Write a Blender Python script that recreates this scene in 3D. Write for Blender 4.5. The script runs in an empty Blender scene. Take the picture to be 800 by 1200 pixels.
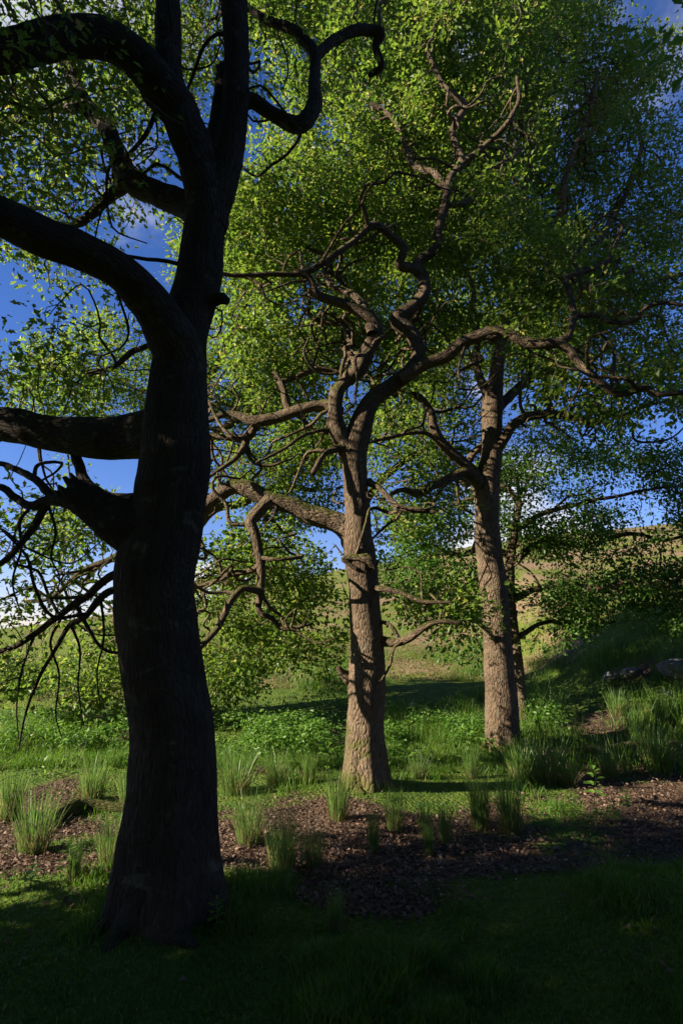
import bpy, math, random
import numpy as np
from mathutils import Vector

rng = np.random.default_rng(7)
random.seed(7)
sc = bpy.context.scene
COL = sc.collection

# ------------------------------------------------------------------ camera
CAM_Z = 2.0
PITCH = math.radians(12.0)
cam_d = bpy.data.cameras.new('camera')
cam_d.sensor_fit = 'VERTICAL'
cam_d.sensor_height = 36.0
cam_d.lens = 20.0
cam_d.clip_start = 0.05
cam_d.clip_end = 3000
cam = bpy.data.objects.new('camera', cam_d)
cam.location = (0, 0, CAM_Z)
cam.rotation_euler = (math.pi / 2 + PITCH, 0, 0)
COL.objects.link(cam)
sc.camera = cam

# ------------------------------------------------------------------ sky and sun
SUN_EL = math.radians(25)
SUN_AZ = math.radians(257)          # clockwise from +Y: from the left, a little behind the camera
world = bpy.data.worlds.new('World')
sc.world = world
world.use_nodes = True
wn, wl = world.node_tree.nodes, world.node_tree.links
wn.clear()
w_out = wn.new('ShaderNodeOutputWorld')
w_bg = wn.new('ShaderNodeBackground')
w_bg.inputs['Strength'].default_value = 0.05
sky = wn.new('ShaderNodeTexSky')
sky.sky_type = 'NISHITA'
sky.sun_disc = False
sky.sun_elevation = SUN_EL
sky.sun_rotation = SUN_AZ
sky.altitude = 400
sky.air_density = 1.0
sky.dust_density = 0.0
sky.ozone_density = 2.5
hsv = wn.new('ShaderNodeHueSaturation')
hsv.inputs['Saturation'].default_value = 1.22
hsv.inputs['Value'].default_value = 1.0
wl.new(sky.outputs[0], hsv.inputs['Color'])
tc = wn.new('ShaderNodeTexCoord')
sep = wn.new('ShaderNodeSeparateXYZ')
wl.new(tc.outputs['Generated'], sep.inputs[0])
zadd = wn.new('ShaderNodeMath'); zadd.operation = 'ADD'; zadd.inputs[1].default_value = 0.35
wl.new(sep.outputs['Z'], zadd.inputs[0])
zmax = wn.new('ShaderNodeMath'); zmax.operation = 'MAXIMUM'; zmax.inputs[1].default_value = 0.1
wl.new(zadd.outputs[0], zmax.inputs[0])
dvx = wn.new('ShaderNodeMath'); dvx.operation = 'DIVIDE'
dvy = wn.new('ShaderNodeMath'); dvy.operation = 'DIVIDE'
wl.new(sep.outputs['X'], dvx.inputs[0]); wl.new(zmax.outputs[0], dvx.inputs[1])
wl.new(sep.outputs['Y'], dvy.inputs[0]); wl.new(zmax.outputs[0], dvy.inputs[1])
cmb = wn.new('ShaderNodeCombineXYZ')
wl.new(dvx.outputs[0], cmb.inputs[0]); wl.new(dvy.outputs[0], cmb.inputs[1])
cn = wn.new('ShaderNodeTexNoise'); cn.noise_dimensions = '4D'
cn.inputs['W'].default_value = 3.1
cn.inputs['Scale'].default_value = 1.35
cn.inputs['Detail'].default_value = 9
cn.inputs['Roughness'].default_value = 0.55
wl.new(cmb.outputs[0], cn.inputs['Vector'])
crp = wn.new('ShaderNodeMapRange'); crp.interpolation_type = 'SMOOTHSTEP'
crp.inputs['From Min'].default_value = 0.57
crp.inputs['From Max'].default_value = 0.68
low = wn.new('ShaderNodeMapRange'); low.interpolation_type = 'SMOOTHSTEP'
low.inputs['From Min'].default_value = 0.24; low.inputs['From Max'].default_value = -0.02
low.inputs['To Min'].default_value = 0.0; low.inputs['To Max'].default_value = 0.22
wl.new(sep.outputs['Z'], low.inputs['Value'])
cadd = wn.new('ShaderNodeMath'); cadd.operation = 'ADD'
wl.new(cn.outputs['Fac'], cadd.inputs[0]); wl.new(low.outputs[0], cadd.inputs[1])
wl.new(cadd.outputs[0], crp.inputs['Value'])
cm = wn.new('ShaderNodeMix'); cm.data_type = 'RGBA'
wl.new(crp.outputs[0], cm.inputs['Factor'])
tint = wn.new('ShaderNodeMix'); tint.data_type = 'RGBA'; tint.blend_type = 'MULTIPLY'; tint.inputs['Factor'].default_value = 1.0
tint.inputs['B'].default_value = (0.90, 0.80, 1.10, 1)
wl.new(hsv.outputs[0], tint.inputs['A'])
wl.new(tint.outputs['Result'], cm.inputs['A'])
cm.inputs['B'].default_value = (5.6, 5.7, 6.0, 1)
wl.new(cm.outputs['Result'], w_bg.inputs['Color'])
wl.new(w_bg.outputs[0], w_out.inputs['Surface'])

sun_d = bpy.data.lights.new('sun', 'SUN')
sun_d.energy = 5.0
sun_d.angle = math.radians(0.55)
sun_d.color = (1.0, 0.885, 0.70)
sun = bpy.data.objects.new('sun', sun_d)
SUN_TO = Vector((math.sin(SUN_AZ) * math.cos(SUN_EL), math.cos(SUN_AZ) * math.cos(SUN_EL), math.sin(SUN_EL)))
sun.rotation_euler = (-SUN_TO).to_track_quat('-Z', 'Y').to_euler()
sun.location = (-20, -5, 20)
COL.objects.link(sun)

sc.view_settings.view_transform = 'Standard'
sc.view_settings.look = 'None'
sc.view_settings.gamma = 1.0
sc.view_settings.exposure = 1.7
sc.render.engine = 'CYCLES'
sc.cycles.use_denoising = True
sc.cycles.max_bounces = 8
sc.cycles.diffuse_bounces = 5
sc.cycles.glossy_bounces = 2
sc.cycles.transmission_bounces = 4
sc.cycles.transparent_max_bounces = 4

# ------------------------------------------------------------------ helpers
FPX = 1200 * 20.0 / 36.0
CP, SP = math.cos(PITCH), math.sin(PITCH)


def ray(px, py):
    u = (px - 400) / FPX
    v = (600 - py) / FPX
    return np.array([u, CP - v * SP, SP + v * CP])


def P(px, py, Y):
    """world point seen at photo position px,py lying at world distance Y; second value: metres per pixel"""
    d = ray(px, py)
    t = Y / d[1]
    return np.array([d[0] * t, Y, CAM_Z + d[2] * t]), t / FPX


def _h(ix, iy, iz):
    n = (ix * 374761393 + iy * 668265263 + iz * 2147483647 + 1013904223) & 0xFFFFFFFF
    n = ((n ^ (n >> 13)) * 1274126177) & 0xFFFFFFFF
    n = n ^ (n >> 16)
    return (n & 0xFFFFFF) / 8388607.5 - 1.0


def vn(p):
    p = np.asarray(p, float)
    i = np.floor(p).astype(np.int64)
    f = p - i
    u = f * f * (3 - 2 * f)
    x, y, z = i[..., 0], i[..., 1], i[..., 2]
    r = 0
    for dx in (0, 1):
        wx = u[..., 0] if dx else 1 - u[..., 0]
        for dy in (0, 1):
            wy = u[..., 1] if dy else 1 - u[..., 1]
            for dz in (0, 1):
                wz = u[..., 2] if dz else 1 - u[..., 2]
                r = r + wx * wy * wz * _h(x + dx, y + dy, z + dz)
    return r


def fbm(p, o=4):
    p = np.asarray(p, float)
    a, s, r = 1.0, 0.0, 0
    for k in range(o):
        r = r + a * vn(p * 2.03 ** k + 17.3 * k)
        s += a
        a *= 0.5
    return r / s


def vn2(x, y, s, seed=0.0, o=3):
    return fbm(np.stack([np.asarray(x) * s, np.asarray(y) * s, np.full(np.shape(x), seed)], -1), o)


def sst(a, b, x):
    t = np.clip((np.asarray(x, float) - a) / (b - a), 0, 1)
    return t * t * (3 - 2 * t)


def mesh_np(name, verts, faces, mat, smooth=True, attrs=None):
    """faces: an (n,k) array or a list of such arrays"""
    if not isinstance(faces, (list, tuple)):
        faces = [faces]
    faces = [np.asarray(f, np.int32) for f in faces if len(f)]
    me = bpy.data.meshes.new(name)
    verts = np.asarray(verts, np.float32)
    me.vertices.add(len(verts))
    me.vertices.foreach_set('co', verts.ravel())
    li = np.concatenate([f.ravel() for f in faces])
    cnt = np.concatenate([np.full(len(f), f.shape[1], np.int32) for f in faces])
    st = np.concatenate([[0], np.cumsum(cnt)[:-1]]).astype(np.int32)
    me.loops.add(len(li))
    me.loops.foreach_set('vertex_index', li)
    me.polygons.add(len(cnt))
    me.polygons.foreach_set('loop_start', st)
    me.polygons.foreach_set('use_smooth', np.full(len(cnt), smooth))
    me.update(calc_edges=True)
    for k, a in (attrs or {}).items():
        a = np.asarray(a, np.float32)
        if a.ndim == 1:
            at = me.attributes.new(k, 'FLOAT', 'POINT'); at.data.foreach_set('value', a)
        else:
            at = me.attributes.new(k, 'FLOAT_VECTOR', 'POINT'); at.data.foreach_set('vector', a.ravel())
    me.materials.append(mat)
    return me


def obj(name, me, parent=None, kind=None, label=None):
    o = bpy.data.objects.new(name, me)
    COL.objects.link(o)
    if parent:
        o.parent = parent
    if kind:
        o['kind'] = kind
    if label:
        o['label'] = label
    return o


def thing(name, label, cat, loc=(0, 0, 0), group=None):
    o = bpy.data.objects.new(name, None)
    COL.objects.link(o)
    o.location = loc
    o.empty_display_size = 0.2
    o['label'] = label
    o['category'] = cat
    if group:
        o['group'] = group
    return o


# ------------------------------------------------------------------ materials
def newmat(name):
    m = bpy.data.materials.new(name)
    m.use_nodes = True
    nt = m.node_tree
    nt.nodes.clear()
    return m, nt.nodes, nt.links, nt.nodes.new('ShaderNodeOutputMaterial')


def N(nodes, t, **kw):
    n = nodes.new(t)
    for k, v in kw.items():
        if k.startswith('i_'):
            n.inputs[k[2:].replace('_', ' ')].default_value = v
        else:
            setattr(n, k, v)
    return n


def mixc(nodes, links, fac, a, b):
    m = nodes.new('ShaderNodeMix'); m.data_type = 'RGBA'
    for s, v in (('Factor', fac), ('A', a), ('B', b)):
        if hasattr(v, 'is_linked'):
            links.new(v, m.inputs[s])
        elif isinstance(v, tuple):
            m.inputs[s].default_value = (*v, 1)
        else:
            m.inputs[s].default_value = v
    return m.outputs['Result']


def math_n(nodes, links, op, a, b=None, c=None):
    m = nodes.new('ShaderNodeMath'); m.operation = op
    for i, v in enumerate((a, b, c)):
        if v is None:
            continue
        if hasattr(v, 'is_linked'):
            links.new(v, m.inputs[i])
        else:
            m.inputs[i].default_value = v
    return m.outputs[0]


def rangen(nodes, links, v, a, b, c=0.0, d=1.0):
    m = nodes.new('ShaderNodeMapRange'); m.interpolation_type = 'SMOOTHSTEP'
    links.new(v, m.inputs['Value'])
    m.inputs['From Min'].default_value = a; m.inputs['From Max'].default_value = b
    m.inputs['To Min'].default_value = c; m.inputs['To Max'].default_value = d
    return m.outputs[0]


def bark_material(name, c1, c2, moss, moss_lo, plate=0.045, bump=1.0):
    m, n, l, out = newmat(name)
    at = N(n, 'ShaderNodeAttribute', attribute_name='bark')
    warp = N(n, 'ShaderNodeTexNoise', i_Scale=5.0, i_Detail=3.0)
    l.new(at.outputs['Vector'], warp.inputs['Vector'])
    wv = N(n, 'ShaderNodeVectorMath', operation='MULTIPLY_ADD')
    l.new(warp.outputs['Color'], wv.inputs[0]); wv.inputs[1].default_value = (0.03, 0.03, 0.12)
    l.new(at.outputs['Vector'], wv.inputs[2])
    mp = N(n, 'ShaderNodeVectorMath', operation='MULTIPLY')
    l.new(wv.outputs[0], mp.inputs[0]); mp.inputs[1].default_value = (1 / plate, 1 / plate, 1 / (plate * 5.0))
    vo = N(n, 'ShaderNodeTexVoronoi', feature='DISTANCE_TO_EDGE', i_Scale=1.0)
    l.new(mp.outputs[0], vo.inputs['Vector'])
    ridge = rangen(n, l, vo.outputs['Distance'], 0.0, 0.28)
    fine = N(n, 'ShaderNodeTexNoise', i_Scale=3.2, i_Detail=5.0, i_Roughness=0.6)
    l.new(mp.outputs[0], fine.inputs['Vector'])
    hgt = math_n(n, l, 'MULTIPLY_ADD', fine.outputs['Fac'], 0.9, ridge)
    bp = N(n, 'ShaderNodeBump', i_Strength=bump, i_Distance=0.022)
    l.new(hgt, bp.inputs['Height'])
    big = N(n, 'ShaderNodeTexNoise', i_Scale=2.3, i_Detail=5.0, i_Roughness=0.65)
    l.new(at.outputs['Vector'], big.inputs['Vector'])
    vc = N(n, 'ShaderNodeTexVoronoi', feature='F1', i_Scale=1.0)
    l.new(mp.outputs[0], vc.inputs['Vector'])
    plate_tone = N(n, 'ShaderNodeSeparateColor'); l.new(vc.outputs['Color'], plate_tone.inputs[0])
    tone = math_n(n, l, 'MULTIPLY_ADD', plate_tone.outputs[0], 0.35, rangen(n, l, big.outputs['Fac'], 0.3, 0.75, 0.0, 0.75))
    c = mixc(n, l, tone, c1, c2)
    lich = N(n, 'ShaderNodeTexNoise', i_Scale=9.0, i_Detail=4.0)
    l.new(at.outputs['Vector'], lich.inputs['Vector'])
    c = mixc(n, l, rangen(n, l, lich.outputs['Fac'], 0.60, 0.72, 0, 0.5), c, (0.15, 0.145, 0.11))
    geo = N(n, 'ShaderNodeNewGeometry')
    sx = N(n, 'ShaderNodeSeparateXYZ'); l.new(geo.outputs['Normal'], sx.inputs[0])
    mn = N(n, 'ShaderNodeTexNoise', i_Scale=3.5, i_Detail=6.0, i_Roughness=0.7)
    l.new(at.outputs['Vector'], mn.inputs['Vector'])
    mfac = math_n(n, l, 'MULTIPLY_ADD', sx.outputs['Z'], 0.32, mn.outputs['Fac'])
    ms = N(n, 'ShaderNodeAttribute', attribute_name='moss')
    mfac = math_n(n, l, 'MULTIPLY_ADD', ms.outputs['Fac'], 0.35, mfac)
    mf = rangen(n, l, mfac, moss_lo, moss_lo + 0.16, 0, 0.85)
    c = mixc(n, l, mf, c, moss)
    pr = N(n, 'ShaderNodeBsdfPrincipled', i_Roughness=0.92)
    pr.inputs['Specular IOR Level'].default_value = 0.15
    l.new(c, pr.inputs['Base Color']); l.new(bp.outputs[0], pr.inputs['Normal'])
    l.new(pr.outputs[0], out.inputs['Surface'])
    return m


def leaf_material(name, ca, cb, cc, trans=0.45, rough=0.5):
    """ca..cb over per-leaf random, cc a rarer accent"""
    m, n, l, out = newmat(name)
    at = N(n, 'ShaderNodeAttribute', attribute_name='rnd')
    c = mixc(n, l, at.outputs['Fac'], ca, cb)
    c = mixc(n, l, rangen(n, l, at.outputs['Fac'], 0.86, 0.95), c, cc)
    pr = N(n, 'ShaderNodeBsdfPrincipled', i_Roughness=rough)
    pr.inputs['Specular IOR Level'].default_value = 0.35
    l.new(c, pr.inputs['Base Color'])
    tr = N(n, 'ShaderNodeBsdfTranslucent')
    hs = N(n, 'ShaderNodeHueSaturation', i_Hue=0.492, i_Saturation=1.0, i_Value=2.15)
    l.new(c, hs.inputs['Color']); l.new(hs.outputs[0], tr.inputs['Color'])
    mx = N(n, 'ShaderNodeMixShader'); mx.inputs[0].default_value = trans
    l.new(pr.outputs[0], mx.inputs[1]); l.new(tr.outputs[0], mx.inputs[2])
    l.new(mx.outputs[0], out.inputs['Surface'])
    return m


BARK_SHADE_TONE = bark_material('oak_bark_shade_tone', (0.034, 0.026, 0.020), (0.075, 0.059, 0.045), (0.035, 0.048, 0.010), 0.80, 0.024, 1.0)  # same oak bark and moss, colours darkened to stand in for foreground shade
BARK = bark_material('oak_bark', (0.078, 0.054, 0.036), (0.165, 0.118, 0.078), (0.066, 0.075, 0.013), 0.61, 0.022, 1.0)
BARK_TWIG = bark_material('twig_bark', (0.075, 0.055, 0.037), (0.135, 0.105, 0.07), (0.06, 0.065, 0.018), 0.80, 0.03, 0.3)
LEAF_OAK = leaf_material('oak_leaf', (0.048, 0.108, 0.012), (0.130, 0.182, 0.020), (0.21, 0.20, 0.05), 0.48)
LEAF_DEEP = leaf_material('deep_green_leaf', (0.040, 0.105, 0.014), (0.075, 0.145, 0.018), (0.12, 0.17, 0.03), 0.45)
LEAF_GROUND = leaf_material('nettle_leaf', (0.055, 0.13, 0.016), (0.10, 0.19, 0.025), (0.14, 0.22, 0.04), 0.4)
GRASS_M = leaf_material('grass_blade', (0.036, 0.100, 0.008), (0.085, 0.158, 0.014), (0.18, 0.18, 0.05), 0.4)
RUSH_M = leaf_material('rush_stem', (0.055, 0.125, 0.024), (0.110, 0.185, 0.036), (0.22, 0.21, 0.08), 0.35, 0.4)
STRAW_M = leaf_material('dead_straw', (0.15, 0.11, 0.05), (0.24, 0.18, 0.09), (0.10, 0.07, 0.035), 0.2, 0.7)
LITTER_M = leaf_material('dead_oak_leaf', (0.065, 0.037, 0.024), (0.20, 0.128, 0.088), (0.32, 0.235, 0.175), 0.15, 0.75)
HEATH_M = leaf_material('bracken_heather', (0.13, 0.13, 0.035), (0.17, 0.13, 0.07), (0.10, 0.13, 0.025), 0.3, 0.8)


def stone_material():
    m, n, l, out = newmat('field_stone')
    t = N(n, 'ShaderNodeTexCoord')
    a = N(n, 'ShaderNodeTexNoise', i_Scale=6.0, i_Detail=8.0, i_Roughness=0.65); l.new(t.outputs['Object'], a.inputs['Vector'])
    c = mixc(n, l, rangen(n, l, a.outputs['Fac'], 0.3, 0.7), (0.07, 0.067, 0.062), (0.15, 0.145, 0.135))
    b = N(n, 'ShaderNodeTexNoise', i_Scale=3.0, i_Detail=6.0); l.new(t.outputs['Object'], b.inputs['Vector'])
    c = mixc(n, l, rangen(n, l, b.outputs['Fac'], 0.52, 0.62), c, (0.07, 0.09, 0.02))
    bp = N(n, 'ShaderNodeBump', i_Strength=0.7, i_Distance=0.03); l.new(a.outputs['Fac'], bp.inputs['Height'])
    pr = N(n, 'ShaderNodeBsdfPrincipled', i_Roughness=0.9)
    l.new(c, pr.inputs['Base Color']); l.new(bp.outputs[0], pr.inputs['Normal']); l.new(pr.outputs[0], out.inputs['Surface'])
    return m


def ground_material():
    m, n, l, out = newmat('woodland_ground')
    t = N(n, 'ShaderNodeTexCoord')
    g = N(n, 'ShaderNodeAttribute', attribute_name='grass')
    hz = N(n, 'ShaderNodeAttribute', attribute_name='heath')
    # soil and litter
    a = N(n, 'ShaderNodeTexNoise', i_Scale=7.0, i_Detail=8.0, i_Roughness=0.7); l.new(t.outputs['Object'], a.inputs['Vector'])
    v = N(n, 'ShaderNodeTexVoronoi', feature='F1', i_Scale=26.0); l.new(t.outputs['Object'], v.inputs['Vector'])
    vs = N(n, 'ShaderNodeSeparateColor'); l.new(v.outputs['Color'], vs.inputs[0])
    soil = mixc(n, l, vs.outputs[0], (0.065, 0.040, 0.026), (0.155, 0.102, 0.070))
    soil = mixc(n, l, rangen(n, l, a.outputs['Fac'], 0.35, 0.65), (0.036, 0.023, 0.015), soil)
    # moss and turf
    b = N(n, 'ShaderNodeTexNoise', i_Scale=3.0, i_Detail=7.0, i_Roughness=0.6); l.new(t.outputs['Object'], b.inputs['Vector'])
    c2 = N(n, 'ShaderNodeTexNoise', i_Scale=40.0, i_Detail=4.0); l.new(t.outputs['Object'], c2.inputs['Vector'])
    turf = mixc(n, l, rangen(n, l, b.outputs['Fac'], 0.3, 0.7), (0.045, 0.085, 0.012), (0.10, 0.135, 0.022))
    turf = mixc(n, l, rangen(n, l, c2.outputs['Fac'], 0.4, 0.7, 0, 0.5), turf, (0.03, 0.06, 0.01))
    e = N(n, 'ShaderNodeTexNoise', i_Scale=5.0, i_Detail=8.0, i_Roughness=0.75); l.new(t.outputs['Object'], e.inputs['Vector'])
    gf = math_n(n, l, 'MULTIPLY_ADD', math_n(n, l, 'SUBTRACT', e.outputs['Fac'], 0.5), 1.3, g.outputs['Fac'])
    c = mixc(n, l, rangen(n, l, gf, 0.38, 0.62), soil, turf)
    # hillside
    f = N(n, 'ShaderNodeTexNoise', i_Scale=0.42, i_Detail=12.0, i_Roughness=0.72); l.new(t.outputs['Object'], f.inputs['Vector'])
    f2 = N(n, 'ShaderNodeTexNoise', i_Scale=2.5, i_Detail=6.0, i_Roughness=0.7); l.new(t.outputs['Object'], f2.inputs['Vector'])
    tn = N(n, 'ShaderNodeAttribute', attribute_name='tan')
    hill = mixc(n, l, rangen(n, l, math_n(n, l, 'MULTIPLY_ADD', tn.outputs['Fac'], 0.10, f.outputs['Fac']), 0.54, 0.66), (0.098, 0.132, 0.018), (0.190, 0.128, 0.080))
    hill = mixc(n, l, rangen(n, l, f2.outputs['Fac'], 0.45, 0.72, 0, 0.7), hill, (0.155, 0.145, 0.055))
    hf = math_n(n, l, 'MULTIPLY_ADD', math_n(n, l, 'SUBTRACT', f2.outputs['Fac'], 0.5), 0.8, hz.outputs['Fac'])
    c = mixc(n, l, rangen(n, l, hf, 0.35, 0.65), c, hill)
    hh = math_n(n, l, 'ADD', v.outputs['Distance'], a.outputs['Fac'])
    bp = N(n, 'ShaderNodeBump', i_Strength=0.8, i_Distance=0.04); l.new(hh, bp.inputs['Height'])
    pr = N(n, 'ShaderNodeBsdfPrincipled', i_Roughness=0.95)
    pr.inputs['Specular IOR Level'].default_value = 0.1
    l.new(c, pr.inputs['Base Color']); l.new(bp.outputs[0], pr.inputs['Normal']); l.new(pr.outputs[0], out.inputs['Surface'])
    return m


STONE_M = stone_material()
GROUND_M = ground_material()


# ------------------------------------------------------------------ terrain
def ground_h(x, y):
    x = np.asarray(x, float); y = np.asarray(y, float)
    z = 0.05 * vn2(x, y, 0.9, 3.0, 3) + 0.10 * vn2(x, y, 0.28, 9.0, 2)
    # hummocks under the trees
    z = z + 0.10 * np.exp(-(((x + 1.2) / 0.9) ** 2 + ((y - 4.5) / 0.8) ** 2))
    z = z + 0.08 * np.exp(-(((x - 0.35) / 0.9) ** 2 + ((y - 7.9) / 0.7) ** 2))
    z = z + 0.28 * np.exp(-(((x - 2.6) / 1.3) ** 2 + ((y - 4.3) / 0.8) ** 2))
    # bank that rises to the right
    z = z + 1.55 * sst(4.2, 9.0, x) * sst(9.0, 13.3, y) + 0.9 * sst(9, 22, x) * sst(5, 14, y)
    # hill
    ridge = 7.9 + 0.185 * x + 0.9 * vn2(x, y * 0, 0.06, 5.0, 3)
    ridge = np.maximum(ridge, -3)
    rise = sst(9, 66, y) ** 0.72
    back = 1 - sst(62, 160, y) * 1.6
    side = np.clip(1 - np.abs(x) / 400, 0, 1)
    z = z * (1 - 0.6 * sst(20, 60, y)) + ridge * rise * np.where(y > 62, back, 1.0) * side
    z = z + 0.25 * vn2(x, y, 0.12, 2.0, 3) * sst(14, 30, y)
    return z


def gh(x, y):
    return float(ground_h(np.array([x]), np.array([y]))[0])


def grass_mask(x, y):
    """0 bare litter, 1 turf"""
    x = np.asarray(x, float); y = np.asarray(y, float)
    n = vn2(x, y, 0.8, 21.0, 4)
    far_edge = 7.6 + 0.7 * sst(1.5, 4.0, x) - 0.5 * sst(-1, -4, x) + 0.8 * vn2(x, y, 0.5, 4.0, 2)
    near_edge = 5.15 - 0.2 * sst(0.2, 1.2, x) + 0.35 * vn2(x, y, 0.7, 8.0, 2)
    soil = sst(near_edge - 0.25, near_edge + 0.25, y) * (1 - sst(far_edge - 0.6, far_edge + 1.0, y))
    g = 1 - soil
    g = np.maximum(g, 0.95 * np.exp(-(((x - 0.7) / 1.3) ** 2 + ((y - 7.6) / 0.75) ** 2) ** 2))
    g = np.maximum(g, 0.8 * np.exp(-(((x - 3.4) / 0.5) ** 2 + ((y - 6.9) / 0.4) ** 2)))
    bare_right = sst(2.5, 3.5, x) * sst(5, 6, y) * (1 - sst(9.5, 11.0, y))
    g = g * (1 - 0.65 * bare_right)
    fore_bare = np.exp(-(((x - 0.55) / 0.8) ** 2 + ((y - 4.75) / 0.4) ** 2))
    g = g - 0.75 * fore_bare
    g = g - 0.35 * sst(8.5, 10, y) * (1 - sst(12.5, 14, y)) * sst(0.05, 0.35, vn2(x, y, 0.6, 31.0, 3))
    bank = sst(2.8, 4.5, x) * sst(8.5, 9.5, y) * (1 - sst(13.5, 15, y))
    g = g - 0.6 * bank * sst(-0.12, 0.22, vn2(x, y, 0.75, 63.0, 3))
    return np.clip(g * 0.85 + 0.13 + 0.85 * n + 0.35 * vn2(x, y, 2.2, 5.5, 3), 0, 1)


def axis(dense_a, dense_b, step, lo, hi):
    a = [dense_a]; s = step
    while a[-1] > lo:
        s *= 1.16; a.append(a[-1] - s)
    b = list(np.arange(dense_a + step, dense_b, step)); c = [b[-1]]; s = step
    while c[-1] < hi:
        s *= 1.10; c.append(c[-1] + s)
    return np.array(a[::-1] + b + c[1:])


ax = axis(-8.0, 10, 0.11, -600, 600)
ay = axis(1.5, 17, 0.10, -400, 900)
GX, GY = np.meshgrid(ax, ay)
gx, gy = GX.ravel(), GY.ravel()
gz = ground_h(gx, gy)
gm = grass_mask(gx, gy)
rgh = (1 - gm) * (np.abs(gx) < 12) * (gy < 17) * (gy > 1)
gz = gz + rgh * 0.035 * fbm(np.stack([gx * 4.5, gy * 4.5, gx * 0], -1), 3)
heath = sst(13.5, 17.5, gy - 0.22 * np.clip(gx, -8, 10) + 1.6 * vn2(gx, gy, 0.25, 12.0, 2))
nx, ny = len(ax), len(ay)
idx = np.arange(nx * ny).reshape(ny, nx)
gf = np.stack([idx[:-1, :-1], idx[:-1, 1:], idx[1:, 1:], idx[1:, :-1]], -1).reshape(-1, 4)
ground = obj('ground', mesh_np('ground', np.stack([gx, gy, gz], -1), gf, GROUND_M, True, {'grass': gm, 'heath': heath, 'tan': sst(-9, 5, gx + 5 * vn2(gx, gy, 0.1, 66.0, 2))}), kind='structure')


# ------------------------------------------------------------------ tubes
def catmull(pts, step):
    """pts (n,4): xyz and radius -> resampled about every step metres"""
    p = np.asarray(pts, float)
    q = np.vstack([2 * p[0] - p[1], p, 2 * p[-1] - p[-2]])
    out = []
    for i in range(1, len(q) - 2):
        a, b, c, d = q[i - 1], q[i], q[i + 1], q[i + 2]
        n = max(1, int(np.linalg.norm((c - b)[:3]) / step))
        for k in range(n):
            t = k / n
            out.append(0.5 * (2 * b + (c - a) * t + (2 * a - 5 * b + 4 * c - d) * t * t + (3 * b - a - 3 * c + d) * t ** 3))
    out.append(q[-2])
    out = np.array(out)
    out[:, 3] = np.maximum(out[:, 3], 0.002)
    return out


def frames(c):
    t = np.gradient(c, axis=0)
    t /= np.linalg.norm(t, axis=1, keepdims=True) + 1e-9
    n = np.zeros_like(c)
    ref = np.array([1.0, 0, 0]) if abs(t[0][0]) < 0.8 else np.array([0, 1.0, 0])
    v = ref - t[0] * (ref @ t[0])
    v /= np.linalg.norm(v)
    for i in range(len(c)):
        v = v - t[i] * (v @ t[i])
        v /= np.linalg.norm(v) + 1e-9
        n[i] = v
    return t, n, np.cross(t, n)


def tube(c4, sides, lump=0.0, seed=0.0, fissure=0.0, flare=None, cap=True, moss=None, broken=False):
    """returns verts, faces list, bark coords, moss"""
    c, r = c4[:, :3], c4[:, 3].copy()
    m = len(c)
    t, n, b = frames(c)
    th = np.linspace(0, 2 * math.pi, sides, endpoint=False)
    dirs = n[:, None] * np.cos(th)[None, :, None] + b[:, None] * np.sin(th)[None, :, None]
    s = np.concatenate([[0], np.cumsum(np.linalg.norm(np.diff(c, axis=0), axis=1))])
    rm = float(np.mean(r))
    bark = np.stack([np.broadcast_to(np.cos(th) * rm, (m, sides)), np.broadcast_to(np.sin(th) * rm, (m, sides)),
                     np.broadcast_to(s[:, None], (m, sides))], -1) + seed
    R = np.broadcast_to(r[:, None], (m, sides)).copy()
    base = c[:, None] + dirs * R[..., None]
    if lump:
        R *= 1 + lump * fbm(base / max(rm * 2.2, 0.05) + seed, 3)
    if flare is not None:
        k, amp, hgt = flare
        f = np.exp(-s / hgt)[:, None]
        lobes = 0.5 + 0.5 * np.cos(k * th + 2.0 * vn(np.stack([np.cos(th), np.sin(th), th * 0 + seed], -1)) + seed)[None]
        R *= 1 + amp * f * (0.35 + 0.9 * lobes ** 1.5)
    if fissure:
        q = bark * np.array([1 / 0.026, 1 / 0.026, 1 / 0.26])
        q = q + 0.7 * vn(bark * np.array([6, 6, 1.6]))[..., None]
        rid = 1 - np.abs(vn(q))
        rid2 = 1 - np.abs(vn(q * 2.1 + 7))
        R -= fissure * (rid ** 5 + 0.5 * rid2 ** 5)
    v = c[:, None] + dirs * R[..., None]
    if broken:
        e = min(5, m - 1)
        jag = vn(np.stack([np.cos(th) * 2.5, np.sin(th) * 2.5, th * 0 + seed], -1)) + 0.6 * np.sign(np.sin(7 * th))
        for k in range(1, e):
            v[-k] += (t[-k][None] * (jag[:, None] * rm * 0.35 * (1 - (k - 1) / e)))
    v = v.reshape(-1, 3)
    i = np.arange(m - 1)[:, None] * sides
    j = np.arange(sides)[None]
    j2 = (j + 1) % sides
    f = np.stack([i + j, i + j2, i + sides + j2, i + sides + j], -1).reshape(-1, 4)
    bk = bark.reshape(-1, 3)
    fl = [f]
    if cap:
        tipv = c[-1] + t[-1] * r[-1] * (0.6 if not broken else -0.6)
        v = np.vstack([v, tipv[None]])
        bk = np.vstack([bk, bk[-1:] + 0.01])
        k = len(v) - 1
        o = (m - 1) * sides
        fl.append(np.stack([o + np.arange(sides), o + (np.arange(sides) + 1) % sides, np.full(sides, k)], -1))
    ms = np.zeros(len(v)) if moss is None else np.concatenate([np.repeat(moss(s, c), sides), np.zeros(len(v) - m * sides)])
    return v, fl, bk, ms


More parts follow.
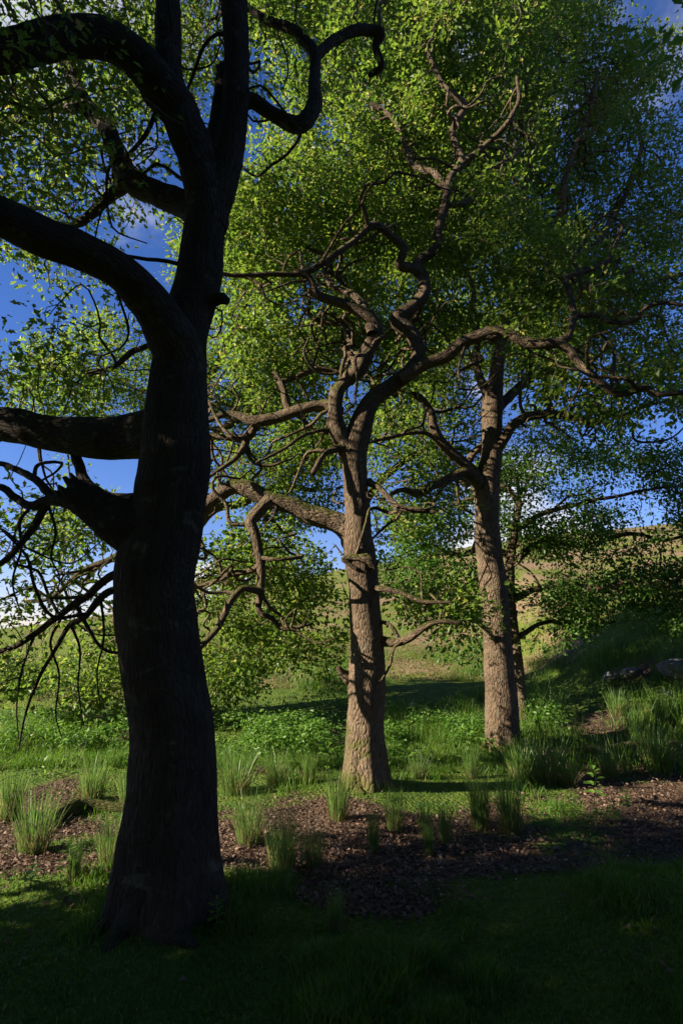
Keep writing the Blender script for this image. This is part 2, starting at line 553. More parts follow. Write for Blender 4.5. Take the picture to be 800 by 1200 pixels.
class Acc:
    """collects many tubes into one mesh"""
    def __init__(s): s.v, s.f4, s.f3, s.b, s.m, s.n = [], [], [], [], [], 0
    def add(s, v, fl, bk, ms):
        s.v.append(v); s.b.append(bk); s.m.append(ms)
        for f in fl:
            (s.f4 if f.shape[1] == 4 else s.f3).append(f + s.n)
        s.n += len(v)
    def mesh(s, name, mat):
        return mesh_np(name, np.vstack(s.v), [np.vstack(x) for x in (s.f4, s.f3) if x], mat, True,
                       {'bark': np.vstack(s.b), 'moss': np.concatenate(s.m)})


# ------------------------------------------------------------------ leaves
def leaf_template(kind):
    if kind == 'lobed':
        L = [(0, 0), (.21, .30), (.11, .40), (.31, .62), (.16, .74), (0, 1)]
    elif kind == 'simple':
        L = [(0, 0), (.22, .34), (.29, .70), (0, 1)]
    else:
        L = [(0, 0), (.33, .60), (0, 1)]
    R = np.array([(x, y, abs(x) * 0.35 - 0.12 * y * y) for x, y in L])
    Lf = R * np.array([-1, 1, 1])
    n = len(L)
    v = np.vstack([R, Lf[1:-1]])
    fr = list(range(n))
    fl_ = [0] + [n + k for k in range(n - 2)] + [n - 1]
    return v, np.array([fr, fl_[::-1]])


def place(template, pos, d, up, size, rnd):
    """many copies of a leaf: pos, pointing direction d, upward normal up, size"""
    tv, tf = template
    d = d / (np.linalg.norm(d, axis=1, keepdims=True) + 1e-9)
    x = np.cross(d, up); x /= np.linalg.norm(x, axis=1, keepdims=True) + 1e-9
    z = np.cross(x, d)
    v = (tv[None, :, 0, None] * x[:, None] + tv[None, :, 1, None] * d[:, None] + tv[None, :, 2, None] * z[:, None]) * size[:, None, None] + pos[:, None]
    k = len(tv)
    f = (tf[None] + (np.arange(len(pos)) * k)[:, None, None]).reshape(-1, tf.shape[1])
    return v.reshape(-1, 3), f, np.repeat(rnd, k)


# ------------------------------------------------------------------ trees
def colonise(seed_pos, attr, step, kill, wiggle, iters, r):
    pos = [p for p in seed_pos]
    n0 = len(pos)
    parent = [-1] * n0
    pos = np.array(pos)
    A = attr.copy()
    # nearest seed
    near = np.zeros(len(A), int); dist = np.full(len(A), 1e9)
    def upd(lo):
        nonlocal near, dist
        new = pos[lo:]
        if not len(new) or not len(A): return
        for k in range(0, len(A), 800):
            D = ((A[k:k + 800, None] - new[None]) ** 2).sum(-1)
            j = D.argmin(1); dm = np.sqrt(D[np.arange(len(j)), j])
            b = dm < dist[k:k + 800]
            near[k:k + 800][b] = j[b] + lo
            dist[k:k + 800][b] = dm[b]
    upd(0)
    last = {}
    for it in range(iters):
        if not len(A): break
        keep = dist > kill
        A, near, dist = A[keep], near[keep], dist[keep]
        if not len(A): break
        vec = (A - pos[near]) / (dist[:, None] + 1e-9)
        un, inv = np.unique(near, return_inverse=True)
        acc = np.zeros((len(un), 3)); np.add.at(acc, inv, vec)
        ln = np.linalg.norm(acc, axis=1)
        # where pulls cancel, follow one attractor
        first = np.zeros(len(un), int); first[inv] = np.arange(len(inv))
        weak = ln < 0.15
        acc[weak] = vec[first[weak]]
        acc /= np.linalg.norm(acc, axis=1, keepdims=True) + 1e-9
        acc += r.normal(0, wiggle, acc.shape)
        # a node that has already sent branches out this way picks a single attractor instead
        for i, u in enumerate(un):
            c = last.get(u, 0)
            if c >= 2:
                acc[i] = vec[first[i]] + r.normal(0, wiggle, 3)
            last[u] = c + 1
        acc /= np.linalg.norm(acc, axis=1, keepdims=True) + 1e-9
        ok = np.array([last[u] <= 5 for u in un])
        if not ok.any(): break
        newp = pos[un[ok]] + acc[ok] * step
        lo = len(pos)
        pos = np.vstack([pos, newp]); parent += list(un[ok])
        upd(lo)
    return pos, np.array(parent), n0


def blob_points(blobs, n, r, clump=0.9, thr=-0.12, seed=0.0):
    """points filling a union of ellipsoids (x,y,z,rx,ry,rz,weight), broken up into clumps"""
    w = np.array([b[6] * b[3] * b[4] * b[5] for b in blobs]); w /= w.sum()
    out = []
    while sum(map(len, out)) < n:
        k = r.choice(len(blobs), n, p=w)
        B = np.array(blobs)[k]
        q = r.normal(size=(n, 3)); q /= np.linalg.norm(q, axis=1, keepdims=True)
        rad = r.random(n) ** (1 / 2.6)
        p = B[:, :3] + q * rad[:, None] * B[:, 3:6]
        ns = fbm(p / clump + seed, 2)
        out.append(p[ns > thr])
    return np.vstack(out)[:n]


def make_tree(name, label, base, trunk, limbs, blobs, n_attr, per_tip, leaf_kind, leaf_size, leaf_mat, bark, seed,
              trunk_sides=40, limb_sides=16, lump=0.10, fissure=0.0, flare=(5, 0.35, 0.25), step=0.16, kill=0.22,
              wiggle=0.5, bstep=0.07, thr=-0.12, clump=0.9, moss_base=0.0, spread=0.115, keep=None, group=None, stub=(), sub=0, sub_r=0.042, roots=0, bare=0.0):
    r = np.random.default_rng(seed)
    root = thing(name, label, 'tree', tuple(base), group)
    B = np.array(base)
    tr = catmull(trunk, bstep)
    mossf = (lambda s, c: moss_base * np.exp(-np.maximum(s - 0.3, 0) / 0.35))
    v, f, bk, ms = tube(tr, trunk_sides, lump, seed * 1.7, fissure, flare, True, mossf)
    obj('trunk', mesh_np('trunk', v - B, f, bark, True, {'bark': bk, 'moss': ms}), root)
    seeds = [tr[(tr[:, 2] > B[2] + 0.45 * (tr[-1, 2] - B[2]))][::3]]
    for i, lb in enumerate(limbs):
        c = catmull(lb, bstep)
        ss = np.linspace(0, len(c) * bstep, len(c))
        kink = np.stack([fbm(np.stack([ss / (0.25 + 3 * lb[0][3]) + 5.1 * q + i * 7.7, ss * 0 + seed, ss * 0], -1), 3) for q in range(3)], -1)
        c[1:-1, :3] += kink[1:-1] * np.minimum(c[1:-1, 3:4] * 0.75, 0.05)
        s = np.concatenate([[0], np.cumsum(np.linalg.norm(np.diff(c[:, :3], axis=0), axis=1))])
        c[:, 3] *= 1 + 0.35 * np.exp(-s / (1.6 * c[0, 3] + 0.02))
        sd = limb_sides if c[:, 3].max() > 0.035 else 8
        v, f, bk, ms = tube(c, sd, lump * 2.2, seed * 1.7 + i * 3.1, fissure * 0.7 if c[0, 3] > 0.08 else 0, None, True,
                            lambda s, c: np.full(len(s), 0.12), broken=(i in stub))
        obj('limb', mesh_np('limb', v - B, f, bark, True, {'bark': bk, 'moss': ms}), root)
        if i not in stub:
            seeds.append(c[max(2, len(c) // 5)::3])
    rb = tr[len(tr) // 12, 3]
    for k in range(roots):
        a = 2 * math.pi * k / roots + r.uniform(-.35, .35)
        L = rb * r.uniform(1.7, 2.5); pts = []
        for q, rr_, up_ in ((0.45, .46, 0.40), (0.9, .40, 0.14), (1.25, .28, 0.0), (1.25 + (L / rb - 1.25) * .5, .18, -0.05), (L / rb, .08, -0.12)):
            aa = a + r.normal(0, .10)
            xx_, yy_ = B[0] + math.cos(aa) * rb * q, B[1] + math.sin(aa) * rb * q
            pts.append((xx_, yy_, gh(xx_, yy_) + up_ * rb * 1.6 - 0.01, rb * rr_))
        v, f, bk, ms = tube(catmull(pts, 0.04), 14, lump * 2, seed + k * 2.3, fissure * 0.6, None, True, lambda s, c: np.full(len(s), 0.25 + moss_base * .5))
        obj('root', mesh_np('root', v - B, f, bark, True, {'bark': bk, 'moss': ms}), root)
    # crooked secondary branches
    bc = np.array(blobs)
    host = np.vstack([q for q in seeds])
    host = host[host[:, 3] > 0.022]
    for i in range(sub):
        h0 = host[r.integers(len(host))]
        p = h0[:3].copy()
        r0 = min(h0[3] * 0.6, sub_r * r.uniform(0.5, 1.15))
        tgt = bc[np.argsort(((bc[:, :3] - p) ** 2).sum(1))[r.integers(min(4, len(bc)))], :3] + r.normal(0, 0.5, 3)
        d = r.normal(0, 1, 3) + np.array([0, 0, 0.35]); d /= np.linalg.norm(d)
        n_ = int(r.integers(6, 12)); pts = [(*p, r0)]
        for k_ in range(n_):
            pull = tgt - p; pull /= np.linalg.norm(pull) + 1e-6
            d = d * 0.62 + r.normal(0, 0.42, 3) + pull * 0.22
            d /= np.linalg.norm(d)
            p = p + d * r.uniform(0.16, 0.30)
            pts.append((*p, r0 * (1 - 0.78 * (k_ + 1) / n_)))
        c = catmull(pts, 0.07)
        v, f, bk, ms = tube(c, 8, lump * 1.2, seed + i * 1.7, 0, None, True, lambda s, c: np.full(len(s), 0.1))
        obj('branch', mesh_np('branch', v - B, f, bark, True, {'bark': bk, 'moss': ms}), root)
        seeds.append(c[3::3])
    S = np.vstack(seeds)
    A = blob_points(blobs, n_attr, r, clump, thr, seed)
    if keep is not None:
        A = A[keep(A)]
    if bare:        # thick limbs carry no leaves close by
        H = np.vstack([q for q in [tr[::4]] + [catmull(lb, 0.2) for lb in limbs]])
        H = H[H[:, 3] > 0.028]
        dm = np.full(len(A), 1e9)
        for h0 in range(0, len(H), 200):
            dm = np.minimum(dm, np.sqrt(((A[:, None] - H[None, h0:h0 + 200, :3]) ** 2).sum(-1)).min(1))
        A = A[dm > bare * (0.7 + 0.6 * r.random(len(A)))]
    pos, par, n0 = colonise(S[:, :3], A, step, kill, wiggle, 130, r)
    nn = len(pos)
    kids = [[] for _ in range(nn)]
    for i in range(n0, nn):
        kids[par[i]].append(i)
    e = 2.05
    acc = np.zeros(nn)
    rad = np.zeros(nn)
    for i in range(nn - 1, n0 - 1, -1):
        rad[i] = max(acc[i], 0.0052 ** e) ** (1 / e)
        acc[par[i]] += rad[i] ** e
    for i in range(n0, nn):     # no branch thicker than what bears it
        p = par[i]
        lim = S[p, 3] * 0.62 if p < n0 else rad[p]
        rad[i] = min(rad[i], max(lim, 0.004))
    # gentle smoothing keeps the crooked habit but rounds the steps
    br = Acc()
    started = [(i, par[i]) for i in range(n0, nn) if par[i] < n0]
    while started:
        i, p = started.pop()
        ch = [p, i]
        while kids[ch[-1]]:
            ks = sorted(kids[ch[-1]], key=lambda q: -rad[q])
            for q in ks[1:]:
                started.append((q, ch[-1]))
            ch.append(ks[0])
        c = pos[ch].copy()
        rr = np.array([rad[q] for q in ch]); rr[0] = rr[1] * 1.25
        if len(c) > 3:
            c[1:-1] = 0.25 * c[:-2] + 0.5 * c[1:-1] + 0.25 * c[2:]
        sd = 7 if rr.max() > 0.03 else (5 if rr.max() > 0.012 else 3)
        v, f, bk, ms = tube(np.column_stack([c, rr]), sd, 0, seed + len(c) * 0.13, cap=sd > 3)
        br.add(v - B, f, bk, ms)
    if br.n:
        obj('branches', br.mesh('branches', BARK_TWIG), root, 'stuff')
    # leaves on the outer twigs
    tw = np.array([i for i in range(n0, nn) if rad[i] < 0.0105])
    tip = np.array([not kids[i] for i in tw])
    par_dir = pos[tw] - pos[par[tw]]
    cnt = np.where(tip, per_tip, max(1, int(per_tip * 0.17)))
    ii = np.repeat(np.arange(len(tw)), cnt)
    k = len(ii)
    pd = par_dir[ii]; pd /= np.linalg.norm(pd, axis=1, keepdims=True) + 1e-9
    off = r.normal(0, spread, (k, 3)) * np.array([1, 1, 0.7])
    lp = pos[tw][ii] + off + pd * 0.06
    ld = pd * 0.5 + off / spread * 0.6 + r.normal(0, 0.35, (k, 3)) + np.array([0, 0, -0.12])
    up = np.array([0, 0, 1.0]) + r.normal(0, 0.55, (k, 3)) + np.array(SUN_TO) * 0.25
    # clump tone: whole sprays differ a little, single leaves a little more
    tone = np.clip(0.45 + 0.42 * fbm(lp / 0.7 + seed, 2) + r.normal(0, 0.2, k), 0, 0.85)
    tone[r.random(k) < 0.06] = 0.97
    v, f, rn = place(leaf_template(leaf_kind), lp - B, ld, up, leaf_size * r.uniform(0.55, 1.35, k), tone)
    obj('crown', mesh_np('crown', v, f, leaf_mat, False, {'rnd': rn}), root, 'stuff')
    print(name, 'nodes', nn, 'leaves', k, 'left', 0)
    return root


def trace(Y, pts, y0=0.0, y1=0.0):
    """photo trace (px, py, width px[, dY]) -> world xyz + radius, running from Y+y0 to Y+y1"""
    out = []
    for i, q in enumerate(pts):
        s = i / max(1, len(pts) - 1)
        p, m = P(q[0], q[1], Y + y0 + (y1 - y0) * s + (q[3] if len(q) > 3 else 0))
        out.append((*p, q[2] * 0.5 * m))
    return out


def blob(px, py, Y, rx, ry, rz, w=1.0):
    p, m = P(px, py, Y)
    return (*p, rx, ry, rz, w)


SUN_SLOPE = math.cos(SUN_AZ) / math.sin(SUN_AZ)
YN, YM, YR, YS = 4.48, 7.83, 10.15, 11.9

# --- the dark oak in front
trunk_n = trace(YN, [(196, 1118, 118), (196, 1085, 118), (197, 1040, 114), (199, 1000, 110), (201, 950, 103), (202, 900, 97), (202, 850, 96), (193, 800, 94), (186, 745, 92),
                     (182, 700, 92), (183, 660, 92), (193, 620, 87), (201, 575, 84), (206, 540, 81), (206, 500, 74), (209, 450, 67), (213, 400, 60),
                     (224, 360, 55), (233, 325, 53), (238, 285, 50), (244, 250, 48), (257, 222, 40), (268, 190, 33), (274, 150, 30), (277, 100, 30),
                     (277, 50, 30), (274, 0, 31), (270, -60, 30), (262, -140, 24), (272, -240, 17)])
limbs_n = [
    trace(YN, [(243, 262, 34), (240, 225, 42), (232, 180, 44), (220, 148, 43), (204, 118, 40), (196, 75, 32), (194, 0, 28), (190, -80, 25), (175, -190, 18)], 0, -0.4),
    trace(YN, [(214, 142, 30), (196, 115, 42), (160, 75, 42), (120, 48, 44), (70, 42, 42), (0, 58, 42), (-80, 50, 36), (-170, 10, 26), (-260, -30, 16)], -0.1, -1.3),
    trace(YN, [(242, 262, 28), (220, 243, 30), (186, 226, 28), (150, 205, 27), (134, 176, 23), (120, 148, 21), (104, 124, 20), (90, 98, 18), (80, 66, 16), (74, 20, 12), (50, -30, 9)], 0, 1.2),
    trace(YN + 0.4, [(150, 208, 14), (138, 222, 14), (118, 238, 13), (98, 256, 11), (82, 266, 8), (60, 290, 5)], 0, 0.6),
    trace(YN + 0.6, [(100, 126, 12), (76, 128, 10), (50, 130, 8), (30, 140, 7), (10, 155, 6), (-30, 160, 4)], 0, 0.5),
    trace(YN, [(213, 430, 44), (196, 388, 50), (170, 352, 47), (140, 322, 45), (100, 298, 45), (50, 279, 45), (0, 254, 46), (-70, 215, 40), (-160, 180, 30), (-260, 150, 18)], 0, -1.5),
    trace(YN, [(206, 505, 50), (170, 511, 52), (120, 513, 49), (60, 508, 42), (0, 497, 40), (-80, 480, 32), (-160, 478, 24), (-240, 460, 12)], 0.1, 1.0),
    trace(YN, [(190, 640, 56), (160, 622, 60), (132, 606, 52), (108, 590, 42), (88, 576, 34), (80, 570, 30)], 0, -0.15),
    trace(YN, [(96, 584, 14), (78, 586, 14), (56, 586, 12), (36, 592, 10), (18, 584, 9), (0, 572, 8), (-40, 570, 5)], -0.1, 0.4),
    trace(YN, [(58, 586, 9), (46, 608, 9), (30, 632, 8), (6, 658, 7), (-30, 676, 5)], 0.1, 0.4),
    trace(YN, [(62, 584, 9), (44, 562, 9), (24, 552, 8), (0, 544, 6), (-40, 545, 4)], 0.1, 0.7),
    trace(YN, [(160, 588, 16), (130, 588, 16), (104, 570, 14), (92, 545, 12), (86, 520, 10), (70, 500, 7)], 0.2, 0.7),
    trace(YN, [(180, 672, 10), (131, 674, 10), (100, 700, 9), (74, 718, 8), (40, 743, 7), (0, 763, 6), (-40, 770, 4)], 0.2, 1.0),
    trace(YN, [(180, 684, 10), (127, 692, 9), (100, 722, 7), (80, 734, 6), (62, 766, 4.5), (44, 800, 3.6), (30, 835, 2.6), (22, 880, 1.6)], 0.1, 0.8),
    trace(YN, [(104, 698, 4), (62, 700, 3.6), (36, 690, 3), (8, 700, 2.4), (-20, 716, 1.5)], 0.4, 0.8),
    trace(YN, [(76, 717, 3.4), (60, 752, 3), (70, 790, 2.4), (66, 835, 1.8), (72, 862, 1.2)], 0.6, 0.8),
    trace(YN, [(42, 742, 3.4), (28, 780, 2.8), (20, 828, 2), (22, 866, 1.2)], 0.8, 0.9),
    trace(YN, [(118, 702, 3.4), (122, 745, 2.8), (114, 790, 2), (118, 832, 1.4)], 0.3, 0.7),
    trace(YN, [(38, 592, 4), (24, 612, 3.6), (26, 642, 3), (16, 682, 2.4), (24, 716, 1.5)], 0.2, 0.4),
    trace(YN, [(56, 588, 3.6), (66, 622, 3), (60, 652, 2.4), (70, 676, 1.6), (66, 700, 1.2)], 0.1, 0.5),
    trace(YN, [(84, 734, 3.4), (94, 762, 2.8), (92, 806, 2), (98, 850, 1.3)], 0.5, 0.9),
    trace(YN, [(278, 120, 14), (296, 116, 16), (320, 134, 16), (350, 146, 20), (364, 127, 18), (367, 100, 15), (369, 64, 13), (352, 44, 12), (336, 35, 11), (313, 24, 10), (292, 10, 8), (270, -20, 6)], 0, 0.6),
    trace(YN + 0.4, [(369, 66, 10), (390, 46, 12), (420, 34, 12), (448, 37, 11), (440, 55, 9), (446, 78, 8), (432, 88, 6)], 0, 0.5),
    trace(YN, [(246, 185, 18), (249, 165, 19), (254, 140, 18), (258, 112, 19), (262, 92, 22), (262, 84, 20)], 0.15, 0.25),
    trace(YN, [(200, 395, 5), (160, 410, 7), (130, 430, 6), (90, 440, 5), (50, 420, 4)], 0.3, 1.5),
    trace(YN, [(248, 352, 12), (260, 350, 12), (266, 353, 9)], -0.05, -0.1),
]
blobs_n = [blob(50, 120, 5.4, 1.8, 1.3, 1.5), blob(120, 20, 6.0, 1.8, 1.4, 1.4), blob(50, 400, 5.1, 1.2, 0.9, 0.65, 3.4), blob(120, 440, 5.4, 0.6, 0.6, 0.45, 3.0),
           blob(40, 280, 6.2, 1.2, 0.8, 0.6, 0.8), blob(30, 585, 5.3, 0.9, 0.6, 0.5, 0.7),
           blob(30, 740, 5.2, 0.7, 0.4, 0.6, 3.0), blob(50, 620, 5.3, 0.7, 0.4, 0.35, 3.0), blob(370, 30, 5.4, 1.2, 0.8, 1.0, 0.8), blob(220, -120, 4.6, 2.6, 2.2, 1.6, 0.5),
           blob(-200, 60, 3.6, 2.2, 1.8, 2.2, 0.35), blob(-120, 620, 5.2, 0.8, 0.5, 0.5)]
bn, _ = P(196, 1085, YN)
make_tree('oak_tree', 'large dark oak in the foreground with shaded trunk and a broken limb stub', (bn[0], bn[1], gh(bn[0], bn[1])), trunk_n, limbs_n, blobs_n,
          7500, 16, 'lobed', 0.074, LEAF_OAK, BARK_SHADE_TONE, 11, trunk_sides=160, limb_sides=36, lump=0.07, fissure=0.006, flare=(5, 0.55, 0.42),
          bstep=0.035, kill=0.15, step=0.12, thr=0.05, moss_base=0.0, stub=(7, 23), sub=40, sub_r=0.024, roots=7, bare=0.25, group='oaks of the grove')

# --- the middle oak
trunk_m = trace(YM, [(430, 955, 50), (430, 925, 49), (429, 900, 47), (428, 860, 43), (429, 825, 43), (429, 795, 45), (431, 765, 40), (428, 720, 37), (426, 685, 35),
                     (422, 655, 38), (418, 625, 35), (419, 595, 30), (416, 560, 29), (415, 530, 30), (420, 508, 30), (428, 484, 23), (436, 468, 20),
                     (460, 451, 19), (481, 433, 17), (490, 411, 16), (480, 388, 17), (465, 375, 18), (482, 360, 16), (496, 345, 16), (496, 325, 14),
                     (489, 309, 12), (511, 290, 11), (513, 270, 11), (522, 237, 11), (527, 210, 10), (541, 191, 10), (535, 171, 9), (530, 152, 8), (544, 125, 8), (530, 110, 7), (519, 100, 6), (500, 60, 5)])
limbs_m = [
    trace(YM, [(412, 532, 22), (397, 505, 20), (395, 480, 17), (397, 458, 16), (404, 446, 17), (419, 432, 20), (430, 410, 19), (440, 388, 16), (430, 370, 15), (404, 356, 12), (384, 350, 11), (370, 344, 10), (362, 327, 8), (345, 318, 6)], 0, -0.6),
    trace(YM, [(436, 392, 10), (430, 374, 10), (418, 350, 9), (392, 336, 8), (380, 318, 7), (384, 300, 6), (360, 290, 5)], -0.4, 0.4),
    trace(YM, [(496, 322, 10), (482, 312, 12), (467, 308, 11), (471, 290, 10), (456, 277, 9), (437, 264, 9), (407, 286, 8), (377, 309, 8), (347, 322, 7), (302, 322, 6), (269, 322, 5), (250, 318, 4)], 0, -0.8),
    trace(YM, [(472, 444, 12), (500, 428, 14), (522, 418, 15), (545, 400, 15), (567, 391, 15), (590, 388, 14), (612, 397, 13), (632, 404, 13), (657, 405, 12), (682, 425, 10), (700, 442, 9), (716, 460, 8), (732, 462, 8), (755, 454, 8), (770, 462, 7), (800, 460, 6), (840, 455, 4)], -0.1, -1.2),
    trace(YM - 0.6, [(640, 406, 9), (663, 396, 9), (668, 380, 8), (673, 366, 8), (667, 342, 7), (661, 327, 7), (685, 319, 7), (712, 306, 6), (721, 288, 5), (730, 262, 4)], 0, 0.2),
    trace(YM - 0.6, [(672, 368, 6), (700, 370, 6), (714, 378, 6), (742, 377, 5), (755, 362, 5), (775, 355, 5), (805, 358, 4)], 0.1, -0.3),
    trace(YM, [(418, 632, 28), (396, 615, 24), (367, 606, 23), (340, 592, 21), (314, 584, 20), (293, 573, 21), (274, 570, 18), (252, 586, 16), (232, 604, 13), (205, 622, 11), (170, 630, 10), (130, 655, 8), (95, 670, 7), (60, 700, 5), (30, 705, 4)], 0, 0.4),
    trace(YM - 0.2, [(316, 586, 12), (304, 598, 14), (293, 609, 14), (298, 622, 12), (302, 640, 11), (307, 666, 11), (304, 692, 9), (302, 715, 7), (318, 724, 6), (330, 735, 6), (346, 735, 5), (364, 731, 4)], 0, -0.3),
    trace(YM - 0.4, [(306, 694, 7), (285, 690, 8), (271, 706, 8), (257, 735, 8), (241, 752, 7), (225, 770, 5)], 0, -0.4),
    trace(YM - 0.35, [(305, 660, 6), (296, 668, 7), (271, 672, 7), (250, 682, 6), (228, 689, 5), (200, 700, 4)], 0, 0.4),
    trace(YM, [(396, 484, 14), (384, 476, 13), (354, 480, 13), (323, 488, 14), (297, 494, 13), (280, 488, 9), (266, 486, 8), (246, 493, 7), (220, 500, 5)], 0, 0.5),
    trace(YM + 0.3, [(302, 494, 10), (298, 502, 10), (288, 514, 9), (266, 512, 8), (246, 510, 7), (225, 500, 5)], 0, 0.3),
    trace(YM + 0.35, [(290, 512, 7), (284, 526, 7), (272, 540, 6), (258, 550, 5), (244, 560, 4)], 0, -0.3),
    trace(YM + 0.15, [(340, 486, 8), (337, 474, 9), (334, 456, 8), (326, 444, 8), (322, 436, 8)], 0, 0.1),
    trace(YM + 0.2, [(330, 448, 6), (350, 440, 7), (372, 432, 7), (398, 436, 7)], 0.0, 0.1),
    trace(YM, [(402, 524, 9), (384, 530, 8), (376, 540, 8), (366, 555, 8)], -0.1, -0.3),
    trace(YM, [(400, 512, 4), (380, 505, 5), (355, 510, 4), (330, 527, 4), (300, 542, 3)], 0, -0.5),
    trace(YM, [(436, 750, 12), (452, 753, 11), (468, 751, 10), (480, 746, 10), (492, 738, 9), (515, 728, 6), (540, 730, 4)], 0, -0.6),
    trace(YM, [(432, 565, 8), (444, 572, 7), (455, 584, 7), (466, 594, 8), (490, 598, 7), (510, 600, 4)], 0, -0.4),
    trace(YM, [(432, 688, 8), (446, 690, 7), (470, 694, 6), (500, 705, 5), (530, 706, 3)], -0.05, -0.5),
    trace(YM, [(424, 800, 16), (410, 797, 13), (400, 788, 8), (396, 782, 5)], 0, -0.1),
    trace(YM, [(440, 662, 10), (430, 655, 11), (402, 655, 5), (420, 668, 5)], -0.17, -0.2),
    trace(YM, [(524, 228, 8), (510, 204, 8), (496, 200, 8), (480, 190, 6), (470, 160, 6), (455, 132, 6), (430, 120, 5), (400, 115, 4)], 0, 0.5),
    trace(YM, [(540, 192, 7), (556, 180, 7), (580, 160, 6), (595, 145, 6), (606, 120, 5), (606, 90, 4)], 0, -0.6),
    trace(YM, [(522, 240, 8), (545, 236, 7), (560, 215, 6), (572, 200, 6), (595, 188, 5), (620, 165, 4)], 0, 0.6),
    trace(YM, [(420, 433, 9), (412, 415, 9), (410, 396, 8), (398, 380, 7), (372, 376, 6), (355, 362, 5)], 0, 0.8),
    trace(YM, [(492, 348, 8), (488, 372, 6), (470, 392, 5), (462, 402, 4)], 0.1, 0.6),
]
blobs_m = [blob(350, 300, 8.0, 1.6, 2.0, 1.5), blob(300, 420, 8.2, 1.2, 1.6, 1.2), blob(430, 180, 8.2, 2.0, 2.0, 1.7), blob(520, 110, 8.2, 2.2, 2.2, 1.7),
           blob(560, 280, 7.6, 1.6, 1.5, 1.5), blob(690, 360, 6.9, 1.4, 1.0, 1.3), blob(750, 450, 6.6, 1.0, 0.9, 0.7), blob(330, 520, 8.2, 1.0, 1.3, 0.7),
           blob(300, 680, 8.0, 1.0, 1.0, 0.9, 3.6), blob(350, 740, 8.2, 0.8, 0.8, 0.8, 4.5), blob(290, 795, 8.2, 0.6, 0.6, 0.5, 4.0), blob(200, 640, 7.6, 0.8, 0.8, 0.7, .9), blob(70, 740, 7.8, 1.25, 0.8, 0.9, 4.0), blob(80, 835, 8.0, 1.1, 0.7, 0.5, 5.0), blob(30, 650, 7.8, 1.0, 0.8, 0.5, 4.0),
           blob(420, 10, 8.4, 2.4, 2.0, 1.5, .9), blob(400, -130, 8.2, 2.4, 2.0, 1.2, .4), blob(510, 720, 7.3, 0.8, 0.8, 0.45), blob(500, 600, 7.5, 0.6, 0.6, 0.4), blob(450, 350, 8.8, 1.8, 1.4, 1.3, 1.0), blob(290, 480, 8.8, 1.4, 1.2, 1.0, 1.0), blob(360, 590, 8.9, 1.0, 1.0, 0.6, 1.2), blob(470, 470, 9.0, 1.0, 1.0, 0.8, 0.8), blob(250, 320, 8.6, 1.2, 1.2, 1.2, 1.0)]
blobs_m = [(b[0] * 1.06, b[1] + 0.75, b[2] + 0.09 * (b[2] - 2), b[3] * 1.06, b[4] * 0.72, b[5] * 1.05, b[6]) for b in blobs_m]


def clear_of_right(A):
    """the middle crown thins out where it would overhang the right oak's light"""
    line = 10.15 - SUN_SLOPE * (2.9 - A[:, 0]) - 0.5 + 0.3 * vn(A * 1.1)
    return (A[:, 1] < line) | (A[:, 2] > 9.0)


bm_, _ = P(430, 925, YM)
make_tree('oak_tree', 'middle oak with sunlit mossy trunk, contorted upper limbs and long left arm', (bm_[0], bm_[1], gh(bm_[0], bm_[1])), trunk_m, limbs_m, blobs_m,
          19000, 36, 'diamond', 0.086, LEAF_OAK, BARK, 23, spread=0.125, trunk_sides=64, limb_sides=20, lump=0.09, fissure=0.002, flare=(6, 1.05, 0.33), kill=0.15, step=0.14, thr=0.10, clump=0.65, bstep=0.045,
          moss_base=0.8, sub=130, sub_r=0.036, bare=0.55, roots=7, keep=clear_of_right, group='oaks of the grove')

